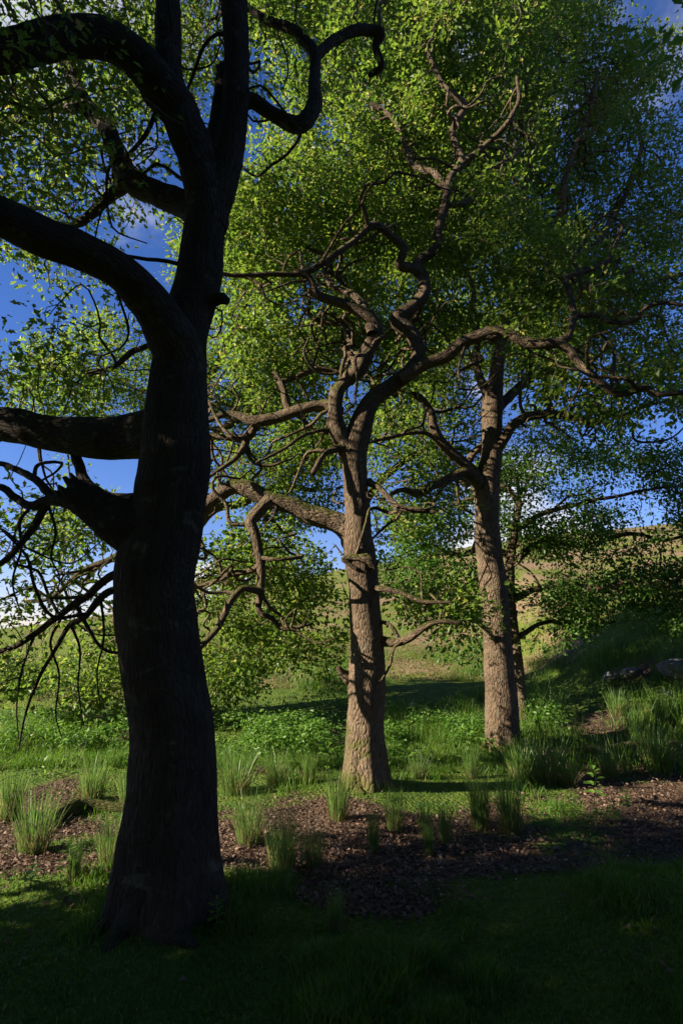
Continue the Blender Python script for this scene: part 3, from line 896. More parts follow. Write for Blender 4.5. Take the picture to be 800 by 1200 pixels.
# --- the right oak
trunk_r = trace(YR, [(590, 908, 40), (589, 885, 39), (588, 850, 38), (586, 800, 36), (582, 745, 32), (578, 690, 32), (572, 640, 30), (570, 600, 28), (571, 565, 29), (576, 530, 24),
                     (576, 495, 24), (577, 470, 24), (580, 448, 18), (584, 420, 15), (592, 390, 14), (604, 360, 13), (628, 335, 13), (645, 306, 13), (634, 285, 12), (618, 262, 11), (610, 230, 10), (622, 190, 9), (612, 150, 8), (618, 110, 7), (610, 60, 6), (615, 0, 5)])
limbs_r = [
    trace(YR, [(566, 575, 18), (556, 556, 16), (545, 543, 14), (522, 525, 13), (509, 508, 12), (503, 482, 11), (492, 466, 9), (478, 460, 7), (465, 440, 5)], 0, -0.6),
    trace(YR, [(562, 566, 14), (545, 553, 13), (522, 562, 12), (503, 571, 11), (488, 579, 10), (470, 575, 6), (450, 585, 4)], -0.1, -0.8),
    trace(YR, [(546, 548, 7), (552, 534, 8), (563, 522, 7), (572, 514, 6)], 0.1, 0.1),
    trace(YR, [(520, 524, 6), (500, 508, 5), (470, 509, 5), (448, 515, 4), (430, 520, 3)], -0.2, -0.8),
    trace(YR, [(580, 525, 12), (591, 512, 11), (599, 499, 11), (617, 488, 11), (644, 485, 11), (672, 487, 9), (695, 494, 8), (715, 484, 7), (730, 489, 6), (745, 480, 5), (780, 470, 3)], -0.05, -1.2),
    trace(YR, [(576, 480, 10), (567, 456, 10), (563, 440, 9), (556, 420, 8), (560, 395, 7), (550, 370, 6), (556, 340, 6), (540, 310, 5)], 0, 0.4),
    trace(YR, [(580, 478, 12), (597, 463, 11), (609, 450, 11), (626, 437, 10), (645, 437, 9), (665, 445, 8), (690, 455, 7), (720, 460, 5)], 0, 0.9),
    trace(YR, [(645, 482, 7), (642, 462, 8), (640, 445, 7), (648, 425, 6), (655, 400, 5)], -0.5, -0.4),
    trace(YR, [(668, 488, 5), (672, 475, 5), (685, 472, 5), (700, 480, 4), (712, 486, 4)], -0.7, -0.5),
    trace(YR, [(644, 310, 8), (668, 300, 7), (700, 285, 7), (720, 250, 6), (735, 220, 6), (750, 180, 5), (745, 130, 4)], 0, 0.6),
    trace(YR, [(634, 286, 8), (655, 250, 7), (660, 215, 7), (675, 170, 6), (690, 130, 5), (700, 80, 4)], 0, -0.8),
    trace(YR, [(606, 358, 8), (590, 330, 7), (580, 300, 7), (585, 260, 6), (570, 220, 6), (575, 170, 5), (560, 120, 4)], 0, 0.7),
    trace(YR, [(630, 335, 8), (665, 345, 7), (700, 335, 7), (740, 345, 6), (780, 325, 5), (820, 320, 4)], 0, -0.5),
    trace(YR, [(612, 150, 5), (640, 110, 5), (655, 70, 4), (650, 20, 3)], 0, 0.8),
    trace(YR, [(586, 765, 6), (570, 740, 5), (545, 720, 5), (515, 725, 4)], -0.1, -0.8),
]
blobs_r = [blob(620, 140, 10.6, 2.8, 2.6, 2.2), blob(560, 30, 10.6, 2.8, 2.4, 2.0), blob(700, 240, 10.4, 2.1, 2.2, 1.7), blob(740, 340, 10.0, 1.6, 1.8, 1.2),
           blob(600, 340, 10.6, 2.0, 2.0, 1.6), blob(480, 520, 10.0, 1.1, 1.2, 0.8, .8), blob(730, 455, 9.6, 1.3, 1.4, 0.8, .8), blob(640, -60, 10.8, 2.6, 2.4, 1.8),
           blob(530, 430, 10.4, 1.3, 1.4, 1.0, .7), blob(470, 590, 9.8, .7, .8, .5, .7), blob(740, 110, 10.6, 1.4, 1.6, 1.3, 1.0), blob(780, 230, 10.4, 1.4, 1.6, 1.4, 1.0), blob(640, 430, 11.0, 1.6, 1.4, 1.0, 1.0), blob(790, 420, 10.2, 1.2, 1.4, 1.0, 1.0), blob(500, 300, 11.4, 2.0, 1.4, 1.6, .8)]
blobs_r = [(b[0] * 1.08, b[1] + 0.85, b[2] + 0.08 * (b[2] - 2), b[3] * 1.05, b[4] * 0.85, b[5] * 1.05, b[6]) for b in blobs_r]
br_, _ = P(589, 885, YR)
make_tree('oak_tree', 'right oak with straight sunlit trunk beside a thin leaning stem', (br_[0], br_[1], gh(br_[0], br_[1])), trunk_r, limbs_r, blobs_r,
          14500, 29, 'diamond', 0.090, LEAF_OAK, BARK, 37, trunk_sides=56, limb_sides=18, lump=0.07, fissure=0.002, flare=(6, 0.45, 0.30), kill=0.17, step=0.16, thr=0.10, clump=0.65, bstep=0.05,
          moss_base=0.3, sub=110, sub_r=0.036, bare=0.5, roots=6, group='oaks of the grove')

# --- the slim tree behind it, wide layered sprays
trunk_s = trace(YS, [(617, 885, 12), (616, 863, 12), (611, 820, 12), (605, 765, 12), (599, 715, 11), (597, 665, 11), (603, 620, 9), (608, 590, 6), (606, 560, 3)])
limbs_s = [
    trace(YS, [(603, 700, 8), (630, 690, 7), (665, 682, 6), (700, 690, 5), (745, 680, 4), (790, 690, 3)], 0, -0.6),
    trace(YS, [(600, 660, 8), (625, 640, 8), (655, 636, 7), (690, 640, 6), (735, 625, 5), (780, 632, 4), (830, 620, 3)], 0, 0.8),
    trace(YS, [(605, 720, 7), (575, 705, 6), (540, 712, 5), (500, 700, 5), (465, 715, 3)], 0, -0.3),
    trace(YS, [(601, 655, 8), (575, 640, 7), (540, 650, 6), (500, 640, 5), (460, 655, 3)], 0, 0.6),
    trace(YS, [(603, 620, 7), (640, 600, 6), (680, 590, 5), (730, 580, 4), (780, 570, 3)], 0, -0.6),
    trace(YS, [(609, 590, 6), (590, 570, 5), (565, 580, 4), (530, 590, 3)], 0, 0.5),
    trace(YS, [(608, 745, 6), (640, 728, 5), (680, 735, 4), (720, 728, 3)], 0, 0.6),
]
blobs_s = [blob(690, 705, 12.0, 1.7, 1.4, 0.6, 2.0), blob(780, 700, 12.0, 1.2, 1.4, 0.7, 2.0), blob(640, 740, 11.8, 0.8, 0.8, 0.4, 1.6), blob(690, 625, 12.3, 1.9, 1.6, 0.6), blob(790, 600, 12.4, 1.4, 1.6, 0.7), blob(520, 690, 12.2, 1.5, 1.4, 0.8, 1.2),
           blob(470, 640, 12.2, 1.1, 1.2, 0.8), blob(560, 620, 12.4, 1.2, 1.2, 0.7), blob(640, 560, 12.3, 1.7, 1.4, 0.6, .8), blob(750, 540, 12.6, 1.3, 1.3, 0.5, .8), blob(540, 755, 12.0, 0.7, 0.9, 0.5), blob(890, 640, 12.0, 1.5, 1.8, 1.2)]
bs_, _ = P(618, 863, YS)
make_tree('young_tree', 'thin dark leaning stem with layered sprays of leaves right behind the right oak', (bs_[0], bs_[1], gh(bs_[0], bs_[1])), trunk_s, limbs_s, blobs_s,
          9000, 26, 'diamond', 0.090, LEAF_DEEP, BARK, 51, trunk_sides=20, limb_sides=10, lump=0.06, flare=(4, 0.2, 0.15), thr=0.0, clump=0.8, kill=0.17, step=0.15, sub=14, sub_r=0.03)



# --- two oaks further back, their trunks behind the nearer ones
YB = 12.6
trunk_b = trace(YB, [(214, 880, 26), (214, 850, 26), (212, 780, 24), (216, 700, 22), (212, 620, 20), (218, 540, 17), (224, 460, 13), (236, 390, 9), (240, 320, 5)])
limbs_b = [trace(YB, [(214, 700, 14), (250, 680, 11), (290, 690, 9), (330, 680, 7), (370, 690, 5)], 0, -0.5),
           trace(YB, [(213, 640, 14), (245, 600, 11), (285, 590, 9), (330, 570, 7), (370, 575, 5)], 0, 0.6),
           trace(YB, [(216, 560, 12), (250, 510, 10), (300, 480, 8), (340, 440, 6), (370, 430, 4)], 0, -0.4),
           trace(YB, [(212, 760, 10), (245, 755, 8), (285, 770, 6), (330, 765, 5), (370, 775, 3)], 0, -0.6),
           trace(YB, [(214, 650, 12), (180, 620, 10), (140, 620, 8), (90, 600, 6), (50, 610, 4)], 0, 0.3),
           trace(YB, [(224, 470, 10), (260, 420, 8), (280, 370, 6), (310, 330, 4)], 0, 0.3)]
blobs_b = [blob(320, 680, 12.6, 1.6, 1.2, 1.0, 2.2), blob(335, 780, 12.0, 1.4, 0.9, 1.0, 4.0), blob(275, 795, 12.0, 1.1, 0.9, 0.9, 4.0), blob(110, 800, 11.6, 0.9, 0.8, 0.6, 1.5), blob(20, 770, 11.8, 0.9, 0.8, 0.7, 1.2), blob(330, 560, 12.8, 1.7, 1.2, 1.2, 2.2), blob(310, 440, 12.8, 1.8, 1.3, 1.4, 1.8), blob(280, 310, 12.9, 1.8, 1.3, 1.4),
           blob(100, 620, 12.8, 1.6, 1.2, 0.8, .6), blob(110, 440, 12.8, 1.8, 1.3, 1.5, .7), blob(380, 350, 13.0, 1.6, 1.2, 1.6)]
bb_, _ = P(214, 850, YB)
make_tree('oak_tree', 'bright green oak farther back, its trunk hidden behind the dark oak', (bb_[0], bb_[1], gh(bb_[0], bb_[1])), trunk_b, limbs_b, blobs_b,
          15000, 32, 'diamond', 0.094, LEAF_OAK, BARK, 71, trunk_sides=20, limb_sides=10, lump=0.07, thr=-0.02, kill=0.19, step=0.18, spread=0.14, sub=24, group='oaks of the grove')
YC = 14.5
trunk_c = trace(YC, [(430, 870, 22), (430, 845, 22), (430, 780, 20), (428, 700, 19), (422, 620, 17), (418, 550, 14), (430, 480, 11), (455, 410, 9), (470, 340, 6), (480, 280, 4)])
limbs_c = [trace(YC, [(420, 600, 11), (450, 560, 9), (490, 530, 7), (530, 520, 5)], 0, 0.4), trace(YC, [(420, 560, 11), (390, 520, 9), (360, 500, 7), (330, 490, 5)], 0, -0.4),
           trace(YC, [(430, 480, 10), (480, 450, 8), (520, 400, 6), (560, 380, 4)], 0, -0.4), trace(YC, [(455, 410, 8), (430, 360, 6), (420, 310, 4)], 0, 0.4)]
blobs_c = [blob(500, 500, 14.6, 1.7, 1.3, 1.0), blob(400, 500, 14.4, 1.5, 1.2, 1.0), blob(520, 400, 14.6, 1.9, 1.3, 1.3), blob(430, 390, 14.6, 1.9, 1.3, 1.3), blob(490, 280, 14.8, 2.3, 1.4, 1.6), blob(640, 380, 14.8, 1.8, 1.3, 1.4), blob(480, 620, 14.5, 1.4, 1.1, 0.8, 1.6), blob(610, 520, 14.8, 1.5, 1.2, 0.9, 1.3), blob(530, 560, 14.6, 1.5, 1.1, 0.9, 1.8)]
bc_, _ = P(430, 845, YC)
make_tree('oak_tree', 'farthest oak of the grove, its trunk hidden behind the middle oak', (bc_[0], bc_[1], gh(bc_[0], bc_[1])), trunk_c, limbs_c, blobs_c,
          10500, 24, 'diamond', 0.105, LEAF_OAK, BARK, 83, trunk_sides=20, limb_sides=10, lump=0.07, thr=-0.02, kill=0.2, step=0.2, spread=0.15, sub=16, group='oaks of the grove')

# --- the wood that the camera stands under: its trees cast the shade over the foreground


CORNER = tuple(P(835, 10, 3.2)[0])


def inside_wood(A):
    """the wood ends along a line that runs towards the sun"""
    edge = 5.17 + SUN_SLOPE * (A[:, 0] + 1.2) + 0.15 * vn(A * 0.9)
    el = (A[:, 2] - CAM_Z) / np.maximum(np.hypot(A[:, 0] * 0, A[:, 1]), 0.3)
    infront = (A[:, 1] > 0.4) & (np.abs(A[:, 0]) < 0.75 * A[:, 1] + 1.2) & (el < 1.75)
    corner = np.linalg.norm(A - np.array(CORNER), axis=1) < 0.42
    return ((A[:, 1] < edge) & ~infront) | corner


def wood_tree(label, x, y, h, seed, blobs, n=1100, leaf=0.19, tips=14, keep=inside_wood, spread=0.30):
    z = gh(x, y)
    tr = [(x, y, z - 0.3, 0.34), (x, y, z, 0.33), (x + 0.1, y, z + h * 0.15, 0.28), (x - 0.1, y + 0.1, z + h * 0.35, 0.23), (x, y, z + h * 0.6, 0.15), (x, y, z + h * 0.9, 0.05)]
    r = np.random.default_rng(seed)
    lm = []
    for k in range(7):
        a = k * 2.4 + r.uniform(-.4, .4); zz = z + h * (0.18 + 0.07 * k); L = 3.0 * r.uniform(0.55, 0.8)
        lm.append([(x, y, zz, 0.13), (x + math.cos(a) * L * .4, y + math.sin(a) * L * .4, zz + L * .15, 0.10),
                   (x + math.cos(a + .2) * L * .75, y + math.sin(a + .2) * L * .75, zz + L * .45, 0.07), (x + math.cos(a) * L, y + math.sin(a) * L, zz + L * .55, 0.03)])
    return make_tree('oak_tree', label, (x, y, z), tr, lm, blobs, n, tips, 'diamond', leaf, LEAF_DEEP, BARK, seed, trunk_sides=18, limb_sides=8,
                     lump=0.06, step=0.30, kill=0.32, bstep=0.2, thr=-0.45, clump=1.2, spread=spread, group='oaks of the wood behind the camera', keep=keep)


wood_tree('oak of the wood outside the frame, left of the dark oak', -8.0, -0.6, 14, 61,
          [(-7.6, 0.6, 6.0, 3.0, 3.4, 4.2, 1.0), (-6.6, 2.0, 2.1, 1.8, 1.3, 1.7, 3.0), (-8.0, 2.3, 7.0, 2.4, 1.3, 5.0, 1.6), (-8.2, 0.4, 11.5, 3.2, 3.4, 3.6, 1.0)], n=6000, tips=20, leaf=0.21)  # low shrub mass and edge mass added to close gaps in the foreground shade
wood_tree('oak of the wood outside the frame, far left behind the camera', -13.5, -2.4, 17, 62,
          [(-13.5, -1.6, 8.5, 3.6, 3.6, 5.0, 1.0), (-13.5, -1.6, 14.0, 3.2, 3.2, 3.2, 1.0)], n=3600, tips=18)
wood_tree('oak of the wood outside the frame, close behind the camera to the left', -4.2, -3.2, 15, 63,
          [(-4.2, -2.4, 7.5, 3.6, 3.6, 3.6, 1.0), (-3.0, 0.5, 9.5, 3.0, 2.5, 2.4, 1.0)], n=3000)
wood_tree('oak outside the frame behind the camera whose twigs hang into the top right corner', 5.2, -1.6, 14, 64,
          [(5.0, -1.6, 9.0, 3.8, 3.2, 4.0, 1.0), (1.5, -1.0, 8.6, 3, 3, 2.0, 1.0), (*CORNER, 0.35, 0.4, 0.3, 40.0)], n=2300, leaf=0.105, tips=20, spread=0.2)


for lab, x_, y_, bl in (  # unseen oaks added to shut out sky light and darken the foreground
        ('unseen oak added to block sky light, straight behind the camera', 0.5, -7.0, [(0.5, -6.5, 5.5, 4.0, 2.6, 5.0, 1.0)]),
        ('unseen oak added to block sky light, behind the camera to the right', 7.5, -6.0, [(7.5, -5.5, 5.5, 4.0, 2.8, 5.2, 1.0)]),
        ('unseen oak added to block sky light, behind the camera to the far left', -8.0, -7.0, [(-8.0, -6.5, 5.5, 4.0, 2.8, 5.2, 1.0)]),
        ('unseen oak added to block sky light, right of the camera', 9.5, 1.0, [(9.0, 1.0, 5.0, 2.4, 3.2, 4.8, 1.0)])):
    wood_tree(lab, x_, y_, 13, int(100 + x_ * 7 + y_), bl, n=1500, leaf=0.24, tips=14)


# ------------------------------------------------------------------ ground cover
def ground_pt(px, py):
    d = ray(px, py)
    t = np.arange(1.5, 90, 0.02)
    below = CAM_Z + d[2] * t < ground_h(d[0] * t, d[1] * t)
    k = t[int(np.argmax(below))] if below.any() else 60.0
    x, y = d[0] * k, d[1] * k
    return np.array([x, y, gh(x, y)]), k / FPX


def scatter(n, y0, y1, x0=-300, x1=1100):
    """points on the ground, thinning with distance"""
    px = rng.uniform(x0, x1, n); py = rng.uniform(y0, y1, n)
    u = (px - 400) / FPX; v = (600 - py) / FPX
    dy = CP - v * SP; dz = SP + v * CP
    t = -CAM_Z / np.minimum(dz, -0.02)
    x, y = u * t, dy * t
    return x, y


def blades(name, x, y, h, w, lean, mat, tri=False, base_z=None):
    n = len(x)
    z = ground_h(x, y) - 0.01
    a = rng.uniform(0, 2 * math.pi, n)
    side = np.stack([np.cos(a), np.sin(a), a * 0], -1)
    b = rng.uniform(0, 2 * math.pi, n)
    ln = np.stack([np.cos(b), np.sin(b), b * 0], -1) * (h * lean * rng.uniform(0.2, 1.0, n))[:, None]
    p = np.stack([x, y, z], -1)
    up = np.array([0, 0, 1.0])
    rnd = np.clip(0.45 + 0.35 * vn2(x, y, 1.1, 40.0, 2) + rng.normal(0, 0.18, n), 0, 0.85)
    rnd[rng.random(n) < 0.05] = 0.97
    tip = p + ln + up * h[:, None]
    if tri:
        v = np.stack([p - side * w[:, None], p + side * w[:, None], tip], 1)
        f = np.arange(3 * n).reshape(-1, 3); fs = [f]; k = 3
    else:
        m = p + ln * 0.3 + up * (h * 0.6)[:, None]
        v = np.stack([p - side * w[:, None], p + side * w[:, None], m + side * w[:, None] * .7, m - side * w[:, None] * .7, tip], 1)
        o = (np.arange(n) * 5)[:, None]
        fs = [o + np.array([[0, 1, 2, 3]]), o + np.array([[3, 2, 4]])]; k = 5
    return mesh_np(name, v.reshape(-1, 3), fs, mat, False, {'rnd': np.repeat(rnd, k)})


# short turf and moss tufts
x, y = scatter(92000, 850, 1240)
g = grass_mask(x, y)
k = (g + rng.normal(0, 0.12, len(x)) > 0.55) & (y > 1.2)
x, y = x[k], y[k]
hh = (0.018 + 0.03 * rng.random(len(x)) + 0.13 * sst(0.05, 0.5, vn2(x, y, 1.6, 55.0, 3))) * (1 + 0.8 * sst(8, 11, y))
go = obj('grass', blades('grass', x, y, hh, 0.0022 + 0.0004 * y, 0.8, GRASS_M), kind='stuff')
go['label'] = 'short green turf and moss between the trees'; go['category'] = 'grass'

# lush long grass behind the trees
x, y = scatter(125000, 815, 905)
k = (y > 8.2) & (y < 24) & (grass_mask(x, y) + rng.normal(0, 0.2, len(x)) > 0.5) & (vn2(x, y, 0.55, 71.0, 3) > -0.15 + 0.12 * sst(2.5, 5, x))
x, y = x[k], y[k]
hh = (0.08 + 0.18 * rng.random(len(x))) * (0.6 + 1.2 * sst(-0.2, 0.5, vn2(x, y, 0.7, 77.0, 3))) * (1 + 0.9 * sst(3, 5, x) * sst(0.0, 0.3, vn2(x, y, 0.9, 88.0, 2)))
go = obj('long_grass', blades('long_grass', x, y, hh, 0.0024 + 0.00032 * y, 0.7, GRASS_M, True), kind='stuff')
go['label'] = 'tall sunlit grass on the flat behind the oaks'; go['category'] = 'grass'

# rough grass over the bank on the right
n = 17000
x = rng.uniform(3.2, 12.0, n); y = rng.uniform(8.6, 16.5, n)
cl_ = vn2(x, y, 1.1, 101.0, 3)
k = cl_ > 0.02
x, y, cl_ = x[k], y[k], cl_[k]
bo = obj('bank_grass', blades('bank_grass', x, y, (0.12 + 0.25 * rng.random(len(x))) * (0.7 + 1.6 * sst(0.0, 0.4, cl_)), np.full(len(x), 0.0065), 0.6, GRASS_M, True), kind='stuff')
bo['label'] = 'rough clumpy grass over the shaded bank on the right'; bo['category'] = 'grass'

# heather and dead bracken on the hill
n = 90000
y = 14 + 46 * rng.random(n) ** 1.6
x = rng.uniform(-0.75, 0.75, n) * y * 1.1
k = vn2(x, y, 0.35, 90.0, 3) > 0.05
x, y = x[k], y[k]
k = (y - 0.22 * np.clip(x, -8, 10) > 15)
x, y = x[k], y[k]
ho = obj('heather', blades('heather', x, y, rng.uniform(0.04, 0.13, len(x)), 0.006 + 0.0009 * y, 1.6, HEATH_M, True), kind='stuff')
ho['label'] = 'brown heather and dead bracken over the hillside'; ho['category'] = 'heather'

# dead oak leaves on the bare soil
x, y = scatter(110000, 880, 1180)
k = (grass_mask(x, y) + rng.normal(0, 0.15, len(x)) < 0.55) & (y > 2)
x, y = x[k], y[k]; n = len(x)
pos = np.stack([x, y, ground_h(x, y) + rng.uniform(0.0, 0.035, n)], -1)
d = np.stack([rng.normal(size=n), rng.normal(size=n), rng.normal(0, 0.35, n)], -1)
up = np.array([0, 0, 1.0]) + rng.normal(0, 0.45, (n, 3))
v, f, rn = place(leaf_template('diamond'), pos, d, up, 0.018 + 0.042 * rng.random(n) ** 2.2, np.clip(rng.beta(1.4, 1.8, n), 0, 1))
lo = obj('leaf_litter', mesh_np('leaf_litter', v, f, LITTER_M, False, {'rnd': rn}), kind='stuff')
lo['label'] = 'dead brown oak leaves on bare soil'; lo['category'] = 'leaf litter'

# nettles and bramble leaves behind the trees
cl = []
for (px, py, w, dpt, n_, hgt) in ((40, 872, 130, 2.0, 3800, .45), (115, 880, 90, 1.5, 1800, .35), (300, 872, 90, 1.6, 2600, .42), (360, 880, 80, 1.4, 2800, .50), (470, 880, 60, 1.2, 1500, .35), (500, 868, 70, 1.4, 1500, .4), (655, 848, 60, 1.2, 1700, .5), (560, 862, 50, 1.0, 900, .3)):
    c, m = ground_pt(px, py)
    xx = c[0] + rng.normal(0, w * m * 0.42, n_); yy = c[1] + rng.normal(0, dpt * 0.45, n_)
    ok = vn2(xx, yy, 1.3, 14.0, 3) > 0.0
    xx, yy = xx[ok], yy[ok]
    top = hgt * (0.55 + 0.6 * (0.5 + 0.5 * vn2(xx, yy, 2.5, 19.0, 2)))
    zz = ground_h(xx, yy) + top * rng.random(len(xx)) ** 0.5
    cl.append(np.stack([xx, yy, zz], -1))
pos = np.vstack(cl); n = len(pos)
d = np.stack([rng.normal(size=n), rng.normal(size=n), rng.normal(-0.3, 0.25, n)], -1)
up = np.array([0, 0, 1.0]) + rng.normal(0, 0.4, (n, 3))
v, f, rn = place(leaf_template('simple'), pos, d, up, rng.uniform(0.045, 0.10, n), np.clip(rng.normal(0.45, 0.25, n), 0, 1))
no = obj('nettle_patch', mesh_np('nettle_patch', v, f, LEAF_GROUND, False, {'rnd': rn}), kind='stuff')
no['label'] = 'bright green nettles and bramble behind the oaks'; no['category'] = 'undergrowth'


# ------------------------------------------------------------------ rush tufts
def ribbon_tuft(name, n, h, rad, mat, seed, spread, wd, straw=False):
    r = np.random.default_rng(seed)
    a = r.uniform(0, 2 * math.pi, n); q = rad * np.sqrt(r.random(n))
    p = np.stack([np.cos(a) * q, np.sin(a) * q, np.full(n, -0.03)], -1)
    out = np.stack([np.cos(a + r.normal(0, .5, n)), np.sin(a + r.normal(0, .5, n)), a * 0], -1)
    hh = h * r.uniform(0.45, 1.05, n) * (1 if not straw else 0.55)
    ln = spread * (0.25 + q / rad) * hh * r.uniform(0.3, 1.2, n) * (1 if not straw else 2.0)
    th = r.uniform(0, math.pi, n); side = np.stack([np.cos(th), np.sin(th), th * 0], -1) * wd
    V = []
    for t, wf in ((0, 1.0), (0.4, 1.0), (0.75, 0.8)):
        c = p + out * (ln * t ** 1.7)[:, None] + np.array([0, 0, 1.0]) * (hh * (t - 0.10 * (ln / hh) * t * t))[:, None]
        V += [c - side * wf, c + side * wf]
    V.append(p + out * ln[:, None] + np.array([0, 0, 1.0]) * (hh * (1 - 0.10 * (ln / hh)))[:, None])
    v = np.stack(V, 1)
    o = (np.arange(n) * 7)[:, None]
    fs = [np.vstack([o + np.array([[0, 1, 3, 2]]), o + np.array([[2, 3, 5, 4]])]), o + np.array([[4, 5, 6]])]
    rnd = np.clip(r.normal(0.45, 0.22, n), 0, 0.85); rnd[r.random(n) < 0.07] = 0.97
    return mesh_np(name, v.reshape(-1, 3), fs, mat, False, {'rnd': np.repeat(rnd, 7)})


TUFTS = [(ribbon_tuft('stems', 210, 1.0, 0.15 + 0.02 * i, RUSH_M, 500 + i, 0.16 + 0.07 * i, 0.004), ribbon_tuft('dead_stems', 60 + 25 * i, 1.0, 0.19, STRAW_M, 520 + i, 0.40, 0.004, True)) for i in range(5)]
tuft_spec = [
    (563, 973, 72, 1.0, 'tall sunlit rush tuft, left of the bright pair in front of the right oak'),
    (598, 976, 76, 1.1, 'tall sunlit rush tuft, right of the bright pair in front of the right oak'),
    (612, 912, 46, 1.7, 'broad rush tuft at the foot of the right oak'),
    (640, 918, 48, 1.3, 'rush tuft just right of the right oak foot'),
    (463, 972, 58, 0.9, 'slim rush tuft right of the middle oak foot on moss'),
    (438, 998, 46, 0.8, 'small dark rush tuft in front of the middle oak on litter'),
    (396, 962, 62, 1.2, 'fanned dark rush tuft at the front foot of the middle oak'),
    (330, 1022, 82, 1.1, 'largest rush tuft between the dark oak and the middle oak'),
    (292, 990, 66, 1.2, 'rush tuft right of the dark oak trunk'),
    (368, 1018, 56, 0.8, 'low rush tuft right of the largest tuft'),
    (503, 1004, 36, 0.8, 'short rush tuft nearest the deep shade'),
    (522, 988, 52, 0.9, 'narrow rush tuft left of the bright pair'),
    (498, 984, 44, 0.8, 'thin straw coloured rush tuft on brown litter'),
    (40, 1000, 74, 1.2, 'tall rush tuft near the left edge of the picture'),
    (128, 1016, 62, 0.9, 'rush tuft against the left side of the dark oak'),
    (86, 1034, 48, 0.9, 'small rush tuft with a bright seedling on the left'),
    (108, 938, 52, 1.6, 'broad rush tuft behind the mossy root on the left'),
    (150, 945, 46, 1.2, 'rush tuft half hidden behind the dark oak trunk'),
    (276, 930, 56, 1.6, 'broad rush tuft in sun right behind the dark oak'),
    (322, 920, 46, 1.3, 'rush tuft left of the middle oak in the sunny grass'),
    (362, 918, 42, 1.3, 'rush tuft just left behind the middle oak'),
    (551, 912, 34, 1.1, 'small rush tuft left of the right oak foot'),
    (665, 920, 40, 1.5, 'dark rush tuft on the slope right of the right oak'),
    (714, 912, 42, 1.0, 'rush tuft above the bright seedlings on the right'),
    (770, 900, 58, 1.2, 'lush rush tuft near the right edge of the picture'),
    (745, 868, 42, 1.3, 'pale rush tuft below the bank on the right'),
    (722, 838, 34, 1.6, 'shaded rush tuft on the bank at the right'),
    (780, 850, 36, 1.4, 'rush tuft highest on the bank at the right'),
    (650, 842, 36, 1.6, 'rush tuft on the bank crest behind the right oak'),
    (490, 912, 32, 1.4, 'low rush tuft between the middle oak and right oak'),
    (12, 960, 58, 1.4, 'rush tuft cut by the left picture edge'),
    (392, 1092, 46, 1.0, 'dark rush tuft in deep shade at the bottom'),
]
for i, (px, py, hp, wf, lab) in enumerate(tuft_spec):
    c, m = ground_pt(px, py)
    t = thing('rush_tuft', lab, 'rush', tuple(c), 'rush tufts under the oaks')
    t.rotation_euler = (0, 0, i * 1.3)
    hgt = hp * m * rng.uniform(0.95, 1.2)
    t.scale = (hgt * wf * 0.78, hgt * wf * 0.78, hgt)
    a, b = TUFTS[i % 5]
    obj('stems', a, t); obj('dead_stems', b, t)


# ------------------------------------------------------------------ seedlings
def seedling(px, py, hp, lab, nl=14):
    c, m = ground_pt(px, py)
    h = hp * m
    t = thing('seedling', lab, 'plant', tuple(c), 'bright seedlings on the litter')
    r = np.random.default_rng(int(px * 7 + py))
    st = catmull([(0, 0, -0.02, .005), (0.01, 0.005, h * .5, .004), (0.02 * r.normal(), 0.01, h * .97, .0025)], 0.03)
    v, f, bk, ms = tube(st, 6)
    obj('stem', mesh_np('stem', v, f, RUSH_M, True, {'rnd': np.full(len(v), 0.4)}), t)
    q = np.linspace(0.25, 1, nl); a = np.arange(nl) * 1.57 + r.normal(0, .3, nl)
    pos = np.stack([np.cos(a) * .01, np.sin(a) * .01, q * h], -1)
    d = np.stack([np.cos(a), np.sin(a), 0.45 - 0.5 * (1 - q)], -1)
    sz = h * 0.42 * (1.15 - 0.55 * q) * r.uniform(.8, 1.2, nl)
    tv = leaf_template('simple')
    for k in range(nl):
        v, f, rn = place(tv, pos[k:k + 1], d[k:k + 1], np.array([[0, 0, 1.0]]), sz[k:k + 1], np.array([r.uniform(.3, 1)]))
        obj('leaf', mesh_np('leaf', v, f, LEAF_GROUND, False, {'rnd': rn}), t)


for a in ((698, 943, 38, 'tallest bright leafy seedling on the litter right of the bright rushes'), (673, 956, 20, 'small leafy seedling left of the tallest seedling on the right'),
          (644, 953, 16, 'tiny leafy seedling close to the right of the bright rushes'), (733, 950, 22, 'leafy seedling right of the tallest seedling'), (719, 966, 22, 'low leafy seedling in front of the tallest seedling'),
          (78, 1032, 36, 'bright leafy seedling rising from a rush tuft left of the dark oak'), (35, 1042, 26, 'small bright seedling near the left edge in half shade'), (352, 1022, 26, 'pale seedling between rushes right of the dark oak'),
          (252, 1090, 30, 'dim seedling at the right foot of the dark oak')):
    seedling(*a)


# ------------------------------------------------------------------ stones, root, twigs
def stone(px, py, wp, lab, flat=0.55, seed=1, mat=None):
    c, m = ground_pt(px, py)
    import bmesh
    bm = bmesh.new(); bmesh.ops.create_icosphere(bm, subdivisions=4, radius=1)
    p = np.array([v.co for v in bm.verts])
    k = 1 + 0.28 * fbm(p * 1.3 + seed * 3.3, 3)
    q = np.round(p * 1.6 + 0.35 * fbm(p + seed, 2)[:, None]) / 1.6
    p2 = (0.72 * p + 0.28 * q) * k[:, None]
    for v, w in zip(bm.verts, p2): v.co = w
    me = bpy.data.meshes.new('stone'); bm.to_mesh(me); bm.free()
    for pl in me.polygons: pl.use_smooth = True
    me.materials.append(mat or STONE_M)
    o = obj('stone', me, label=lab); o['category'] = 'stone'; o['group'] = 'field stones'
    rr = wp * m * 0.5
    o.location = (c[0], c[1], c[2] + rr * flat * 0.45); o.scale = (rr, rr * 0.8, rr * flat); o.rotation_euler = (0.1, 0.15, seed)


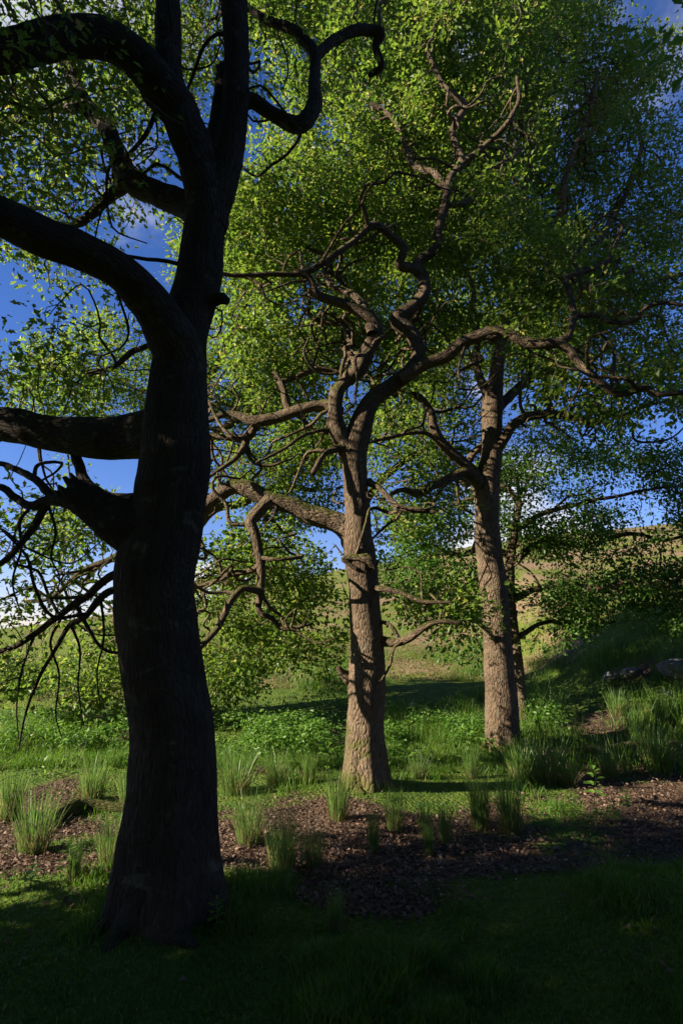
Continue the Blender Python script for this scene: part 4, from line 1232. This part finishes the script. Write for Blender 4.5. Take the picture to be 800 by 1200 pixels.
stone(484, 830, 17, 'grey stone left of a pair in the grass between two oaks', 0.5, 1)
stone(506, 828, 13, 'smaller grey stone right of a pair in the grass between two oaks', 0.6, 2)
stone(718, 798, 24, 'grey stone on the bank crest, right of the right oak', 0.6, 3)
stone(738, 793, 28, 'wide grey stone on the bank crest beside the smaller one', 0.5, 4)
stone(795, 790, 44, 'large mossy boulder on the bank at the right picture edge', 0.55, 5)
stone(780, 815, 12, 'small pale stone on the shaded bank at the right', 0.7, 6)
stone(652, 997, 10, 'small pale stone on the litter at the edge of the shade', 0.7, 7)


def stick(name, pts, lab, cat, rad, mat, moss=0.0, sides=8):
    w = []
    for i, (px, py, f) in enumerate(pts):
        c, m = ground_pt(px, py); w.append((c[0], c[1], c[2] + rad * f * 0.6, rad * f))
    b = np.array(w[0][:3])
    c4 = catmull(w, 0.05)
    v, f, bk, ms = tube(c4, sides, 0.25, pts[0][0] * .1, moss=lambda s, c: np.full(len(s), moss))
    o = obj(name, mesh_np(name, v - b, f, mat, True, {'bark': bk, 'moss': ms}), label=lab)
    o.location = b; o['category'] = cat
    return o


stick('mossy_root', [(55, 972, .6), (68, 962, 1.0), (82, 955, 1.1), (96, 951, .9), (120, 950, .7), (150, 952, .5)], 'moss covered root over a hollow on the left', 'root', 0.09, BARK, 1.0, 16)
for a in (([(128, 1022, .5), (150, 1016, 1), (175, 1006, .8)], 'dry pale stick beside the left foot of the dark oak'),
          ([(110, 1000, .5), (130, 996, 1), (150, 1003, .8), (160, 1001, .5)], 'thin dry stick in the litter left of the dark oak'),
          ([(385, 1033, .5), (430, 1036, 1), (470, 1033, .9), (510, 1037, .4)], 'long dry stick on litter at the edge of the shade'),
          ([(408, 1028, .4), (412, 1040, .8), (420, 1048, .5)], 'short bent stick lying near the long dry stick'),
          ([(268, 1022, .5), (300, 1026, 1), (318, 1022, .5)], 'dry stick lying right of the dark oak'),
          ([(660, 990, .5), (668, 998, .9), (682, 1000, .4)], 'short twig beside the small pale stone'),
          ([(600, 1004, .4), (640, 1008, .9), (680, 1003, .5)], 'thin twig in the shade left of the mossy hump')):
    stick('fallen_stick', a[0], a[1], 'stick', 0.011, BARK_TWIG).__setitem__('group', 'dry sticks on the litter')
